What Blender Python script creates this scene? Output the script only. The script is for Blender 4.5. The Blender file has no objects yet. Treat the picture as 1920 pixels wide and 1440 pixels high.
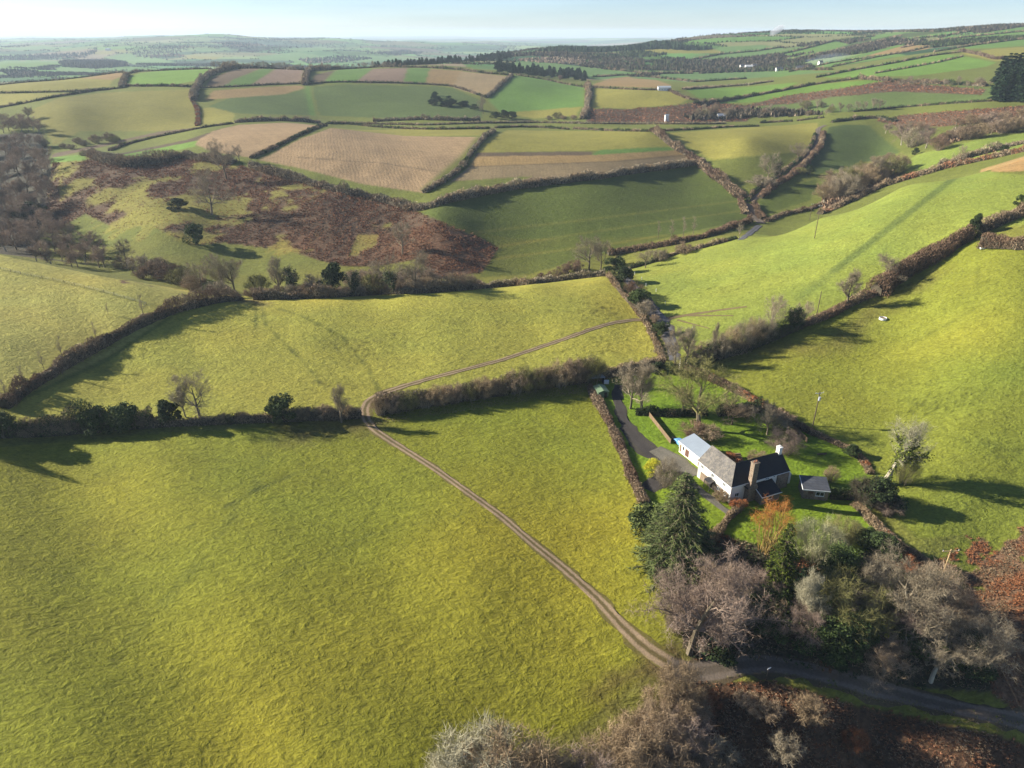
import bpy, math, random
import numpy as np
from mathutils import Vector, Matrix

scene = bpy.context.scene
COL = scene.collection
rng = np.random.default_rng(7)
random.seed(7)

# ------------------------------------------------------------------ camera model
F = 1333.0                       # focal length in photo pixels (1920 wide)
V0 = 60.0                        # photo row of the level line
P = math.atan((720 - V0) / F)    # downward pitch
CP, SP = math.cos(P), math.sin(P)
K = 1.2
ZC = 103.2                       # camera height above the farmhouse lawn

def q_of(u, v):                  # X/Y of a line of sight
    return (np.asarray(u, float) - 960.0) / (F * CP - (np.asarray(v, float) - 720.0) * SP)
def s_of(v):                     # drop per metre of Y
    v = np.asarray(v, float)
    return (F * SP + (v - 720.0) * CP) / (F * CP - (v - 720.0) * SP)

# ------------------------------------------------------------------ terrain heights
# (u, v, z below the camera)
ZPT = [
 (0,1440,-87),(450,1440,-91),(900,1440,-93),(1250,1440,-96),(1600,1440,-98.5),(1920,1440,-98),(1900,1340,-93.5),(1600,1290,-91.5),(1400,1250,-90.5),
 (1250,1240,-90),(0,1150,-85),(450,1150,-87),(900,1150,-88),(1080,1080,-88.5),(1920,1150,-88),(1700,1100,-87),
 (0,850,-84),(300,840,-85.5),(680,800,-87),(690,765,-87),(900,900,-87),(500,960,-86),(1100,735,-87),(1200,930,-87),
 (1400,880,-86),(1525,910,-86),(1300,770,-86),(1560,1000,-87),(1525,797,-85.5),(1650,900,-85.5),(1270,690,-86),
 (30,760,-85),(200,650,-83.5),(400,562,-83),(600,557,-83.5),(850,545,-84),(1130,518,-85),(1200,592,-86),(1240,680,-86.5),
 (600,650,-84.5),(900,640,-85.5),(300,720,-85.5),
 (0,650,-79),(150,570,-78),(0,480,-73),(250,530,-78),
 (700,525,-98),(930,522,-97),(450,505,-99),(200,472,-98),(0,400,-96),(1090,490,-95),
 (450,290,-72),(120,300,-75),(780,392,-84),(900,460,-92),(600,400,-85),(300,400,-85),
 (820,400,-81),(1100,385,-84.5),(1380,392,-91),(850,368,-80),(1110,340,-80),(1310,312,-84),(1150,460,-92.5),(1395,412,-92.5),
 (1240,585,-85.5),(1195,500,-89),(1400,440,-80),(1527,446,-70),(1540,402,-71),(1700,400,-59),(1700,342,-58),(1840,322,-53),(1920,300,-49),
 (1830,430,-58),(1640,550,-73),(1740,490,-66),(1920,480,-59),(1500,612,-79),(1920,700,-74),(1920,900,-83),(1700,800,-83.5),(1400,660,-84),(1700,600,-75),
 (1690,305,-74),(1800,275,-63),(1600,280,-79),(1560,238,-69),(1640,298,-84),(1400,260,-69),(1510,290,-80),(1400,342,-86),(1430,355,-87),(1600,345,-85),
 (620,237,-68),(900,260,-71),(1215,247,-70),(700,340,-79),(480,298,-74),(870,310,-77),(560,240,-68),(370,242,-69),(200,285,-73),
]
# (u, v, Y)   farther away, set by distance
YPT = [
 (200,250,640),(200,172,837),(50,208,713),(360,166,824),(365,222,690),(365,190,760),(130,200,700),(280,205,720),
 (600,215,759),(820,165,893),(640,160,875),(890,210,770),(970,145,949),(1090,166,924),(1000,218,775),(750,190,815),
 (500,128,1037),(760,128,1061),(400,128,1030),(955,142,988),(235,136,989),(0,160,900),(0,185,800),
 (60,125,2300),(100,104,3600),(50,85,6800),(300,112,3000),(450,78,6500),(450,105,3400),(250,96,4200),(620,105,3600),(800,92,5200),
 (850,115,1400),(1000,137,1250),(1100,152,1150),(900,121,1340),(1150,100,1750),(1280,74,2160),(1010,93,2000),(1250,95,1700),
 (1120,200,786),(1200,171,853),(1290,186,795),(1200,224,735),
 (1300,160,970),(1420,128,1390),(1300,112,1560),(1600,122,1130),(1740,112,1030),(1860,121,914),(1700,92,1290),(1900,60,1500),(1800,56,1700),
 (1900,47,2000),(1650,62,2000),(1560,58,2300),(1450,66,2500),(1850,166,709),(1850,200,592),(1920,220,540),(1700,202,683),(1500,200,774),
 (1600,160,806),(1480,161,870),(1400,186,828),(1350,216,749),(1500,235,650),(1750,228,580),
]
# hidden ground behind crests: (u, Y, z)
HPT = [
 (1150,310,-96),
 (700,700,-80),(1000,700,-80),(350,560,-79),(200,560,-82),
 (200,1500,-105),(500,1600,-105),(760,1700,-100),(0,1500,-110),
 (1100,2600,-110),(950,2400,-95),(1300,3000,-70),(1600,3200,-40),(1850,3000,-15),
 (1560,335,-82),(1700,360,-74),(1450,330,-88),
 (0,16000,-105),(500,20000,-130),(960,20000,-150),(1300,16000,-110),(1700,12000,-80),(1900,9000,-60),
 (-300,60,-86),(-300,200,-78),(-300,450,-90),(-300,900,-60),(-300,2500,-90),(-300,9000,-90),
 (2250,60,-104),(2250,120,-86),(2250,230,-55),(2250,500,-45),(2250,1000,-10),(2250,2500,20),(2250,9000,-50),
 (0,35,-86),(900,35,-92),(1900,35,-108),
]
cq, cl, cz = [], [], []
for u, v, z in ZPT:
    cq.append(q_of(u, v)); cl.append(math.log(-z * K / s_of(v))); cz.append(z * K)
for u, v, Y in YPT:
    cq.append(q_of(u, v)); cl.append(math.log(Y * K)); cz.append(-s_of(v) * Y * K)
for u, Y, z in HPT:
    cq.append((u - 960) / 1250.0 if Y > 150 else (u - 960) / 1000.0); cl.append(math.log(Y * K)); cz.append(z * K)
# crests of the near fields, each with the ground falling away behind it
for u, v, z in [(-60,468,-72.5),(20,481,-73.5),(100,498,-75),(180,514,-76.5),(260,531,-78.5),(340,548,-80.5),(420,558,-82.5),(520,556,-83.3),(640,552,-83.6),(760,546,-83.8),(880,540,-84.2),(1000,531,-84.6)]:
    q = q_of(u, v); Y = -z * K / s_of(v); cq.append(q); cl.append(math.log(Y)); cz.append(z * K)
    cq.append(q); cl.append(math.log(Y + 46)); cz.append(z * K - 15)
    cq.append(q); cl.append(math.log(Y - 45)); cz.append(z * K + (-1.5 if u > 350 else -4.0))
cq, cl, cz = map(np.array, (cq, cl, cz))
QS = 2.2
def tps_r(dq, dl):
    r2 = (dq * QS) ** 2 + dl ** 2
    return 0.5 * r2 * np.log(r2 + 1e-9)
n = len(cq)
A = np.zeros((n + 3, n + 3))
A[:n, :n] = tps_r(cq[:, None] - cq, cl[:, None] - cl) + np.eye(n) * 0.005
A[:n, n] = 1; A[:n, n + 1] = cq; A[:n, n + 2] = cl
A[n:, :n] = A[:n, n:].T
wts = np.linalg.solve(A, np.concatenate([cz, np.zeros(3)]))

def vnoise(x, y, seed):          # smooth value noise, about -1..1
    xi = np.floor(x).astype(np.int64); yi = np.floor(y).astype(np.int64)
    fx = x - xi; fy = y - yi
    fx = fx * fx * (3 - 2 * fx); fy = fy * fy * (3 - 2 * fy)
    def h(a, b):
        k = (a * 374761393 + b * 668265263 + seed * 144665) & 0x7fffffff
        k = ((k ^ (k >> 13)) * 1274126177) & 0x7fffffff
        k = k ^ (k >> 16)
        return (k & 0xffff) / 32767.5 - 1.0
    return (h(xi, yi) * (1 - fx) + h(xi + 1, yi) * fx) * (1 - fy) + (h(xi, yi + 1) * (1 - fx) + h(xi + 1, yi + 1) * fx) * fy
def fbm(x, y, seed, o=4):
    t = 0; a = 1; s = 0
    for k in range(o):
        t = t + a * vnoise(x, y, seed + k); s += a; a *= .5; x = x * 2.03 + 17.1; y = y * 2.03 - 9.7
    return t / s

NQ = 1300
QG = np.linspace(-1.6, 1.6, NQ)
LG = np.concatenate([np.arange(math.log(36), math.log(3600), .0045), np.arange(math.log(3600), math.log(26000), .011)])
NL = len(LG); YG = np.exp(LG)
Z = np.zeros((NL, NQ))
for a in range(0, NL, 60):
    L = LG[a:a + 60, None] * np.ones(NQ); Q = np.ones((len(LG[a:a + 60]), 1)) * QG
    t = wts[n] + wts[n + 1] * Q + wts[n + 2] * L
    for k in range(n):
        t += wts[k] * tps_r(Q - cq[k], L - cl[k])
    Z[a:a + 60] = t
XX = YG[:, None] * QG[None, :]; YY = YG[:, None] * np.ones((1, NQ))
far = np.clip((YY - 1900) / 2600, 0, 1)
Z = np.where(YY > 12000, Z * np.clip(1 - (YY - 12000) / 14000, 0, 1) + -150 * np.clip((YY - 12000) / 14000, 0, 1), Z)
Z += far * ((42 + 60 * np.clip((YY - 3200) / 2000, 0, 1) * np.clip(1 - (YY - 7000) / 9000, .25, 1)) * fbm(XX / 2300, YY / 1700, 3, 4) + 14 * fbm(XX / 700, YY / 600, 9, 3)) * np.where(XX / YY > .28, .35, 1)
Z += 3.2 * fbm(XX / 60, YY / 75, 35, 3) * np.clip((YY - 385) / 50, 0, 1) * np.clip((620 - YY) / 60, 0, 1) * np.clip((-.02 - XX / YY) / .1, 0, 1)
Z += 0.28 * fbm(XX / 38, YY / 38, 21, 3) * np.clip((YY - 60) / 100, .25, 1)
Z += 3.0 * fbm(XX / 160, YY / 160, 27, 2) * np.clip((YY - 500) / 500, 0, 1)
ZT = Z + ZC                      # world heights

def zc_at(q, l):                 # height under (X/Y, ln Y), as the sheet has it
    fq = np.clip((np.asarray(q) - QG[0]) / (QG[1] - QG[0]), 0, NQ - 1.001)
    fl = np.interp(np.asarray(l), LG, np.arange(NL)); fl = np.clip(fl, 0, NL - 1.001)
    i = fl.astype(int); j = fq.astype(int); a = fl - i; b = fq - j
    return (ZT[i, j] * (1 - b) + ZT[i, j + 1] * b) * (1 - a) + (ZT[i + 1, j] * (1 - b) + ZT[i + 1, j + 1] * b) * a
def ground(x, y):
    x = np.asarray(x, float); y = np.maximum(np.asarray(y, float), 37)
    return zc_at(x / y, np.log(y))
def ray(u, v, ymin=0, ymax=3e4):
    """world point where the line of sight through photo pixel (u, v) meets the ground"""
    q = float(q_of(u, v)); s = float(s_of(v))
    fq = min(max((q - QG[0]) / (QG[1] - QG[0]), 0), NQ - 1.001); j = int(fq); b = fq - j
    d = (ZT[:, j] * (1 - b) + ZT[:, j + 1] * b) - ZC + s * YG
    m = (YG >= ymin) & (YG <= ymax); idx = np.nonzero(m)[0]
    hit = idx[d[idx] >= 0]
    if len(hit) == 0:
        i = idx[np.argmax(d[idx])]; y = YG[i]
    else:
        i = hit[0]
        if i > idx[0]:
            t = d[i - 1] / (d[i - 1] - d[i]); y = YG[i - 1] + t * (YG[i] - YG[i - 1])
        else: y = YG[i]
    return np.array([q * y, y, float(zc_at(q, math.log(y)))])
def pathpx(pts, ymin=0, ymax=3e4, step=14):
    """densified photo polyline laid on the ground: (n,3)"""
    out = []
    for (a, b) in zip(pts[:-1], pts[1:]):
        k = max(1, int(math.hypot(b[0] - a[0], b[1] - a[1]) / step))
        for i in range(k):
            t = i / k; out.append(ray(a[0] + (b[0] - a[0]) * t, a[1] + (b[1] - a[1]) * t, ymin, ymax))
    out.append(ray(pts[-1][0], pts[-1][1], ymin, ymax))
    return np.array(out)
def px_per_m(p):                 # photo pixels per metre at a world point
    return F / (p[1] * CP + (ZC - p[2]) * SP)
def smooth_path(P3, step, its=1):
    P3 = np.asarray(P3, float)
    d = np.concatenate([[0], np.cumsum(np.hypot(*(P3[1:, :2] - P3[:-1, :2]).T))])
    m = max(2, int(d[-1] / step) + 1); t = np.linspace(0, d[-1], m)
    x = np.interp(t, d, P3[:, 0]); y = np.interp(t, d, P3[:, 1])
    for _ in range(its):
        if m > 4:
            x[1:-1] = .25 * x[:-2] + .5 * x[1:-1] + .25 * x[2:]; y[1:-1] = .25 * y[:-2] + .5 * y[1:-1] + .25 * y[2:]
    return np.stack([x, y, ground(x, y)], 1)
# ------------------------------------------------------------------ ground colours (tint of each field, slope shade included in some dark ones)
def lin(c):
    c = np.asarray(c, float) / 255.0
    return np.where(c <= .04045, c / 12.92, ((c + .055) / 1.055) ** 2.4)
ALB = 0.48
def alb(c, k=1.0): return lin(c) * ALB * k
GR = {  # photo tints of the turf and soil
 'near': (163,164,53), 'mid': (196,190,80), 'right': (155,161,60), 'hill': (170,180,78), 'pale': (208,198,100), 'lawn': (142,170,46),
 'shade': (120,128,54), 'plough': (214,172,124), 'soil': (150,122,92), 'stubble': (200,166,118), 'green': (136,168,74), 'vivid': (152,184,72),  # shade: dark turf with slope shade put in; worn paths use it too
 'moor': (150,150,66), 'olive': (126,140,70), 'yellow': (190,174,80), 'bracken': (136,104,78), 'farg': (132,160,86), 'wood': (104,96,76), 'tan': (206,164,104), 'pink': (184,148,120), 'mud': (126,106,72),
}
AL = np.zeros((NL, NQ, 3)); AL[:] = alb(GR['moor'])
AUX = np.zeros((NL, NQ, 3))      # R plough rows, G bracken litter, B row direction
XN = XX; YN = YY
LL = LG[:, None] * np.ones(NQ)
QQ = np.ones((NL, 1)) * QG

# far farmland beyond the traced fields: a quilt of small fields
rs = np.random.default_rng(5)
farmask = YN > 1500
seeds = []
y = 1350.0
while y < 26000:
    w = 100 + .05 * y; nx = int(3.4 * y / w)
    for i in range(nx):
        seeds.append((-1.7 * y + 3.4 * y * (i + rs.random()) / nx, y + rs.random() * w * .8))
    y += w * .9
seeds = np.array(seeds)
sq = seeds[:, 0] / seeds[:, 1]; sl = np.log(seeds[:, 1])
pal = np.array([lin(c) for c in [(110,156,80),(128,172,84),(160,176,100),(84,124,70),(160,152,96),(124,160,70),(70,100,62),(176,150,112)]]) * ALB
far_edge = np.zeros((NL, NQ), bool); far_cell = np.zeros((NL, NQ), int)
order = np.argsort(sl); sq = sq[order]; sl = sl[order]; seeds = seeds[order]
for i in range(NL):
    if YG[i] < 1300: continue
    lo = np.searchsorted(sl, math.log(max(1200, YG[i] - (220 + .11 * YG[i])))); hi = np.searchsorted(sl, math.log(YG[i] + 220 + .11 * YG[i]))
    sx = seeds[lo:hi]
    w = 100 + .05 * YG[i]
    b1 = np.full(NQ, 1e9); b2 = np.full(NQ, 1e9); ci = np.zeros(NQ, int)
    wx = XN[i] + 25 * vnoise(XN[i] / 150, YN[i] / 150, 4)
    for k, (a, b) in enumerate(sx):
        d = np.hypot((wx - a) * .8, (YG[i] - b) * 1.15)
        m = d < b1
        b2 = np.where(m, b1, np.minimum(b2, d)); ci = np.where(m, lo + k, ci); b1 = np.where(m, d, b1)
    far_cell[i] = ci; far_edge[i] = (b2 - b1) < (6 + .0025 * YG[i])
pc = rs.integers(0, len(pal), len(seeds)); pv = .6 + .9 * rs.random(len(seeds))
m = YN > 1400
AL[m] = (pal[pc[far_cell]] * pv[far_cell][..., None])[m]

def inpoly(px, py, poly):
    inside = np.zeros(px.shape, bool); k = len(poly); j = k - 1
    for i in range(k):
        xi, yi = poly[i]; xj, yj = poly[j]
        if yi != yj:
            c = ((yi > py) != (yj > py)) & (px < (xj - xi) * (py - yi) / (yj - yi) + xi)
            inside ^= c
        j = i
    return inside
def poly_mask(pts, ymin=0, ymax=3e4, step=12):
    W = pathpx(list(pts) + [pts[0]], ymin, ymax, step)[:-1]
    pq = W[:, 0] / W[:, 1]; pl = np.log(W[:, 1])
    i0, i1 = np.searchsorted(LG, pl.min()) , np.searchsorted(LG, pl.max()) + 1
    j0, j1 = np.searchsorted(QG, pq.min()), np.searchsorted(QG, pq.max()) + 1
    M = np.zeros((NL, NQ), bool)
    M[i0:i1, j0:j1] = inpoly(QQ[i0:i1, j0:j1], LL[i0:i1, j0:j1], list(zip(pq, pl)))
    return M
TRACED = np.zeros((NL, NQ), bool)
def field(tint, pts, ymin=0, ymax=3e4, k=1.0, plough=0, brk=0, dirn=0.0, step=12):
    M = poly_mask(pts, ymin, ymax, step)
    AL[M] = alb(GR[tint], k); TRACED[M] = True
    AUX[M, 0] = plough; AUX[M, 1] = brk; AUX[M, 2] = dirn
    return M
def line_dist(P3):
    """distance of every sheet vertex to a polyline (only near it)"""
    D = np.full((NL, NQ), 1e9)
    for a, b in zip(P3[:-1], P3[1:]):
        cx, cy = (a[0] + b[0]) / 2, (a[1] + b[1]) / 2; R = math.hypot(b[0] - a[0], b[1] - a[1]) / 2 + 14
        i0, i1 = np.searchsorted(YG, cy - R), np.searchsorted(YG, cy + R) + 1
        if i1 <= i0: continue
        qlo, qhi = (cx - R) / max(cy - R if cx - R > 0 else cy - R, 30), (cx + R) / max(cy - R, 30)
        qlo = min((cx - R) / max(cy - R, 30), (cx - R) / (cy + R)); qhi = max((cx + R) / max(cy - R, 30), (cx + R) / (cy + R))
        j0, j1 = np.searchsorted(QG, qlo), np.searchsorted(QG, qhi) + 1
        X = XN[i0:i1, j0:j1]; Y = YN[i0:i1, j0:j1]
        dx, dy = b[0] - a[0], b[1] - a[1]; L2 = dx * dx + dy * dy + 1e-9
        t = np.clip(((X - a[0]) * dx + (Y - a[1]) * dy) / L2, 0, 1)
        D[i0:i1, j0:j1] = np.minimum(D[i0:i1, j0:j1], np.hypot(X - a[0] - t * dx, Y - a[1] - t * dy))
    return D
def tintline(pts, width, tint, k=1.0, ymin=0, ymax=3e4, soft=.6, wob=0, plough=0, strength=1.0):
    P3 = pathpx(pts, ymin, ymax, 10); D = line_dist(P3)
    if wob: D = D + wob * vnoise(XN / 3.1, YN / 3.1, 77)
    w = np.clip((width / 2 + soft - D) / (2 * soft), 0, 1) * strength
    AL[:] = AL * (1 - w[..., None]) + alb(GR[tint], k) * w[..., None]
    AUX[w > .5, 0] = 0

# --- near fields
field('near', [(-400,1600),(-400,845),(0,838),(300,812),(680,790),(700,765),(900,740),(1110,715),(1160,830),(1215,945),(1250,1060),(1260,1230),(1100,1350),(900,1450),(800,1600)], 0, 300)
field('mid', [(10,765),(200,680),(330,590),(450,556),(600,548),(850,540),(1130,512),(1200,590),(1240,680),(1110,705),(850,745),(690,760),(400,790),(0,800)], 0, 330)
field('pale', [(-300,480),(0,478),(200,520),(440,556),(330,585),(200,670),(0,765),(-300,800)], 0, 330)
field('hill', [(1180,500),(1400,440),(1430,425),(1540,398),(1680,343),(1840,321),(1920,328),(2200,320),(2200,395),(1830,430),(1740,485),(1640,545),(1500,605),(1400,640),(1260,670),(1240,592)], 200, 420)
field('right', [(1270,690),(1400,655),(1500,612),(1640,552),(1740,490),(1830,440),(1920,460),(2300,470),(2300,900),(1920,960),(1830,1000),(1720,1010),(1640,930),(1635,880),(1570,830),(1480,790),(1380,735)], 100, 330)
field('lawn', [(1110,715),(1270,690),(1400,745),(1480,790),(1570,830),(1640,880),(1600,945),(1700,1040),(1560,1075),(1340,1010),(1215,945),(1160,830)], 100, 260)
field('wood', [(-60,205),(30,205),(70,230),(95,290),(104,400),(150,470),(210,502),(100,488),(0,476),(-60,470)], 330, 760)
field('wood', [(1285,1110),(1330,990),(1380,1010),(1480,1040),(1600,1075),(1700,1040),(1800,1100),(1900,1300),(1700,1290),(1400,1235),(1300,1240),(1280,1215)], 60, 200, brk=.6)
field('bracken', [(1740,1060),(1800,1010),(1920,955),(2200,900),(2300,1500),(1920,1345),(1860,1300),(1830,1180)], 60, 200, k=1.3, brk=1)
field('bracken', [(1150,1600),(1210,1380),(1290,1280),(1440,1262),(1600,1300),(1920,1372),(2300,1500),(2000,1700)], 30, 130, k=.7, brk=1)  # darker tint holds the shade of this slope
field('moor', [(1290,1262),(1440,1240),(1500,1255),(1700,1300),(1920,1350),(2100,1400),(2100,1450),(1900,1385),(1600,1320),(1440,1275),(1330,1280)], 40, 140)
# --- bracken bank and the valley
field('moor', [(60,480),(200,500),(450,548),(700,545),(1000,520),(1140,500),(1120,470),(1000,490),(880,430),(780,395),(600,350),(450,300),(120,295),(90,380)], 330, 720)
field('bracken', [(100,300),(330,295),(450,310),(560,340),(720,375),(785,398),(930,460),(925,500),(800,525),(640,500),(540,470),(420,455),(360,460),(280,420),(220,430),(160,400),(90,440),(85,380)], 380, 720, brk=1)
brk_mask = AUX[..., 1].copy()
nz = fbm(XN / 26, YN / 26, 41, 4)
M = (brk_mask > .5) & (YN > 390) & (YN < 640)
left_ = np.clip((-QQ - .25) / .25, 0, 1)
wy = np.clip((nz + .30 * fbm(XN / 5, YN / 5, 43, 3) - .46 + .40 * left_) / .22, 0, 1) * M
AL[:] = AL * (1 - wy[..., None] * .9) + (alb(GR['yellow'], .9) * wy[..., None] * .9)
AUX[..., 1] = np.where(M, np.clip(1 - wy, .1, 1), AUX[..., 1])
for pl in [[(112,310),(122,380),(125,405),(160,415),(130,430),(110,400)],[(160,450),(300,400),(250,380),(330,330),(290,335),(170,410)],[(170,455),(250,395),(300,385),(350,420),(340,450),(230,470)],[(650,490),(670,440),(710,440),(700,480),(670,505)],[(490,470),(530,450),(560,470),(520,480)]]:
    M = poly_mask(pl, 380, 640) & (nz + .5 * fbm(XN / 6, YN / 6, 44, 3) > .0)
    AL[M] = AL[M] * .3 + alb(GR['yellow'], 1.05) * .7; AUX[M, 1] = 0.12
M = poly_mask([(780,430),(900,440),(935,465),(905,510),(820,525),(775,480)], 330, 560); AL[M] = alb(GR['bracken'], .95); AUX[M, 1] = 1
# --- plateau fields
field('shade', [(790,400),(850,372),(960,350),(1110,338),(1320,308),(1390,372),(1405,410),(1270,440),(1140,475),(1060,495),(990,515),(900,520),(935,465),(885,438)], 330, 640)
for ln in [[(880,437),(1100,412),(1390,376)], [(935,462),(1130,432),(1392,395)], [(930,485),(1140,458),(1250,440)]]:
    tintline(ln, 2.2, 'yellow', .9, 330, 640, soft=1.4, strength=.5)
field('plough', [(485,300),(560,262),(620,240),(760,255),(898,257),(872,300),(795,362),(680,345),(560,315)], 480, 760, plough=1, dirn=.25)
tintline([(560,295),(720,306),(820,322)], 1.6, 'soil', .8, 480, 700, soft=.8)
tintline([(800,355),(870,295),(900,258)], 7, 'moor', .9, 480, 760, soft=3)
field('plough', [(360,268),(400,245),(450,234),(590,227),(606,232),(478,297),(400,285)], 500, 780, plough=1, dirn=.6, k=1.02)
field('yellow', [(620,240),(640,233),(800,243),(918,243),(900,254),(760,255)], 600, 800)
field('yellow', [(900,275),(915,262),(950,244),(1215,247),(1262,275),(1130,282),(895,286)], 480, 800)
field('green', [(1110,291),(1125,281),(1262,275),(1265,281),(1140,292)], 480, 700, k=.95)
field('soil', [(895,286),(1110,284),(1110,291),(890,293)], 480, 700, k=.85, plough=.7)
field('tan', [(890,293),(1110,291),(1275,281),(1285,290),(1150,302),(880,313)], 480, 700, plough=.8, dirn=.05)
field('stubble', [(880,313),(1150,302),(1285,290),(1320,302),(1100,335),(960,347),(850,367),(820,360)], 440, 700, plough=.5, k=.84)
field('moor', [(800,362),(850,340),(1000,330),(960,347),(850,370)], 440, 640)
tintline([(870,313),(1150,303),(1285,291)], 1.8, 'soil', .6, 480, 700, soft=.8)
field('yellow', [(1240,250),(1535,230),(1532,262),(1500,292),(1440,342),(1405,352),(1335,300)], 480, 800)
field('moor', [(1335,300),(1500,285),(1440,342),(1405,352),(1390,350)], 480, 700, k=.85)  # soft shade of the lower slope put into the tint
field('olive', [(1555,238),(1620,228),(1690,285),(1640,300),(1530,328),(1515,310)], 480, 760, k=.72)  # darkened tint carries the shade of the slope
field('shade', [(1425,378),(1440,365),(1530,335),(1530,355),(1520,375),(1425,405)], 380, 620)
field('hill', [(1690,310),(1720,290),(1850,258),(1960,245),(2100,240),(2100,285),(1920,280),(1780,308),(1700,335)], 350, 640)
field('moor', [(1420,410),(1530,385),(1660,340),(1780,305),(1920,280),(2050,270),(2050,300),(1840,322),(1680,342),(1540,398),(1440,425)], 330, 640, k=.9)
field('tan', [(1838,318),(1920,293),(2050,280),(2050,322),(1860,322)], 340, 560, k=1.1)
field('moor', [(1150,490),(1270,450),(1400,418),(1425,412),(1400,435),(1180,500)], 330, 560)
tintline([(1565,507),(1700,402),(1790,333)], 4.0, 'olive', .95, 250, 420, soft=.7, strength=.8)
tintline([(1500,560),(1565,507)], 4.0, 'olive', 1.05, 250, 420, soft=1.5, strength=.5)
# --- strip at the road, left
field('soil', [(95,297),(250,262),(330,247),(430,233),(440,228),(330,240),(200,268),(100,288)], 520, 800, k=1.0)
field('soil', [(215,290),(350,262),(420,240),(400,246),(365,266),(240,297)], 500, 780, k=.72, plough=.4)
field('vivid', [(92,296),(160,289),(160,300),(95,306)], 500, 700)
field('vivid', [(220,292),(370,264),(365,275),(230,300)], 500, 700, k=1.0)
# --- the far hill
field('yellow', [(50,210),(110,184),(200,173),(358,167),(364,185),(366,240),(300,246),(150,246),(100,275),(85,240)], 700, 1300, k=.84)
field('yellow', [(372,205),(400,200),(440,212),(435,234),(366,240)], 700, 1200)
field('yellow', [(0,176),(150,174),(105,182),(50,194),(0,202),(-200,210),(-200,180)], 800, 1400)
field('yellow', [(-200,166),(0,158),(60,153),(150,147),(212,150),(205,162),(100,173),(0,175),(-200,180)], 800, 1600, k=.95)
field('tan', [(150,147),(225,136),(235,140),(212,150)], 900, 1600, k=.9)
field('vivid', [(233,160),(237,147),(262,137),(320,131),(396,127),(365,152),(330,158),(280,159)], 900, 1500)
field('soil', [(385,163),(400,145),(440,130),(492,127),(440,148),(420,163)], 900, 1500, plough=.5)
field('green', [(418,163),(440,148),(490,130),(517,127),(470,159)], 900, 1500, k=.8)
field('pink', [(468,160),(520,128),(570,126),(565,155),(500,158)], 900, 1500, plough=.6, dirn=.5)
field('tan', [(385,188),(400,170),(480,164),(565,160),(572,165),(530,177),(430,184)], 850, 1400, k=.95)
field('olive', [(390,200),(430,184),(530,177),(575,166),(583,216),(480,214),(440,212),(400,202)], 780, 1400, k=.95)
field('olive', [(585,163),(640,158),(820,162),(850,165),(905,190),(905,222),(800,224),(600,217)], 780, 1400, k=.9)
tintline([(576,162),(586,216)], 7, 'green', .9, 780, 1400, soft=1.5)
field('soil', [(580,157),(592,140),(640,130),(620,140),(608,156)], 900, 1500, k=.8)
field('green', [(608,156),(622,140),(642,130),(700,128),(665,155)], 900, 1500, k=.9)
field('pink', [(665,155),(700,129),(765,127),(755,157)], 900, 1500, plough=.6, k=.9)
field('green', [(755,157),(766,128),(806,128),(797,158)], 900, 1500, k=.85, plough=.3)
field('tan', [(797,158),(806,129),(868,133),(848,162)], 900, 1500, plough=.8, k=.85)
field('stubble', [(848,163),(866,134),(952,143),(938,158),(910,181),(875,172)], 900, 1500, plough=.7)
field('green', [(916,188),(966,141),(1030,151),(1095,164),(1095,196),(1080,217),(1000,222),(940,212)], 800, 1500)
field('yellow', [(940,212),(1090,200),(1080,217),(1000,222)], 800, 1300)
field('yellow', [(1112,166),(1250,170),(1292,186),(1272,196),(1180,204),(1112,201)], 800, 1400)
field('bracken', [(1100,204),(1180,204),(1272,197),(1320,190),(1420,200),(1400,228),(1260,230),(1100,229)], 720, 1300, brk=.4, k=.8)
field('tan', [(1110,162),(1130,152),(1160,143),(1220,146),(1260,160),(1240,165),(1150,162)], 950, 1700, k=.95)
# --- right, far
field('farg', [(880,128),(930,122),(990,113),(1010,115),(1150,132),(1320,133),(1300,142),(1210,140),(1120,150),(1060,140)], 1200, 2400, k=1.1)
field('farg', [(1180,146),(1250,140),(1440,134),(1580,133),(1430,145),(1300,155),(1230,150)], 1050, 2200)
field('vivid', [(1285,168),(1400,163),(1500,154),(1470,165),(1370,182),(1310,184)], 850, 1500, k=.92)
field('vivid', [(1340,195),(1430,176),(1540,158),(1630,150),(1660,152),(1580,172),(1480,187),(1400,192)], 780, 1400, k=.85)
field('olive', [(1400,205),(1480,187),(1580,172),(1660,152),(1860,165),(1860,185),(1700,200),(1560,212)], 640, 1300, k=1.1)
field('bracken', [(1390,200),(1470,180),(1580,165),(1660,152),(1850,168),(1840,178),(1680,172),(1560,182),(1480,195)], 640, 1300, brk=.5)
field('vivid', [(1530,142),(1600,130),(1740,110),(1800,104),(1868,117),(1850,125),(1720,142),(1640,143),(1600,146)], 950, 1500, k=.98)
field('vivid', [(1530,142),(1620,124),(1750,102),(1800,103),(1740,112),(1640,131),(1560,146)], 1000, 1600, k=.92)
field('yellow', [(1800,100),(1860,92),(1920,88),(2100,80),(2100,110),(1920,108),(1868,115)], 950, 1600)
field('tan', [(1600,108),(1690,86),(1758,84),(1740,92),(1700,98),(1630,108)], 1100, 2200, k=.95)
field('moor', [(1560,218),(1700,205),(1920,188),(2100,180),(2100,215),(1920,205),(1700,215)], 520, 900)
field('moor', [(1620,228),(1700,215),(1920,198),(2100,190),(2100,240),(1920,250),(1850,255),(1700,290),(1660,262)], 480, 900, k=.8)
field('bracken', [(1640,226),(1700,215),(1920,198),(2100,190),(2100,215),(1920,222),(1760,238),(1700,240)], 480, 900, brk=.35, k=.95)
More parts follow.
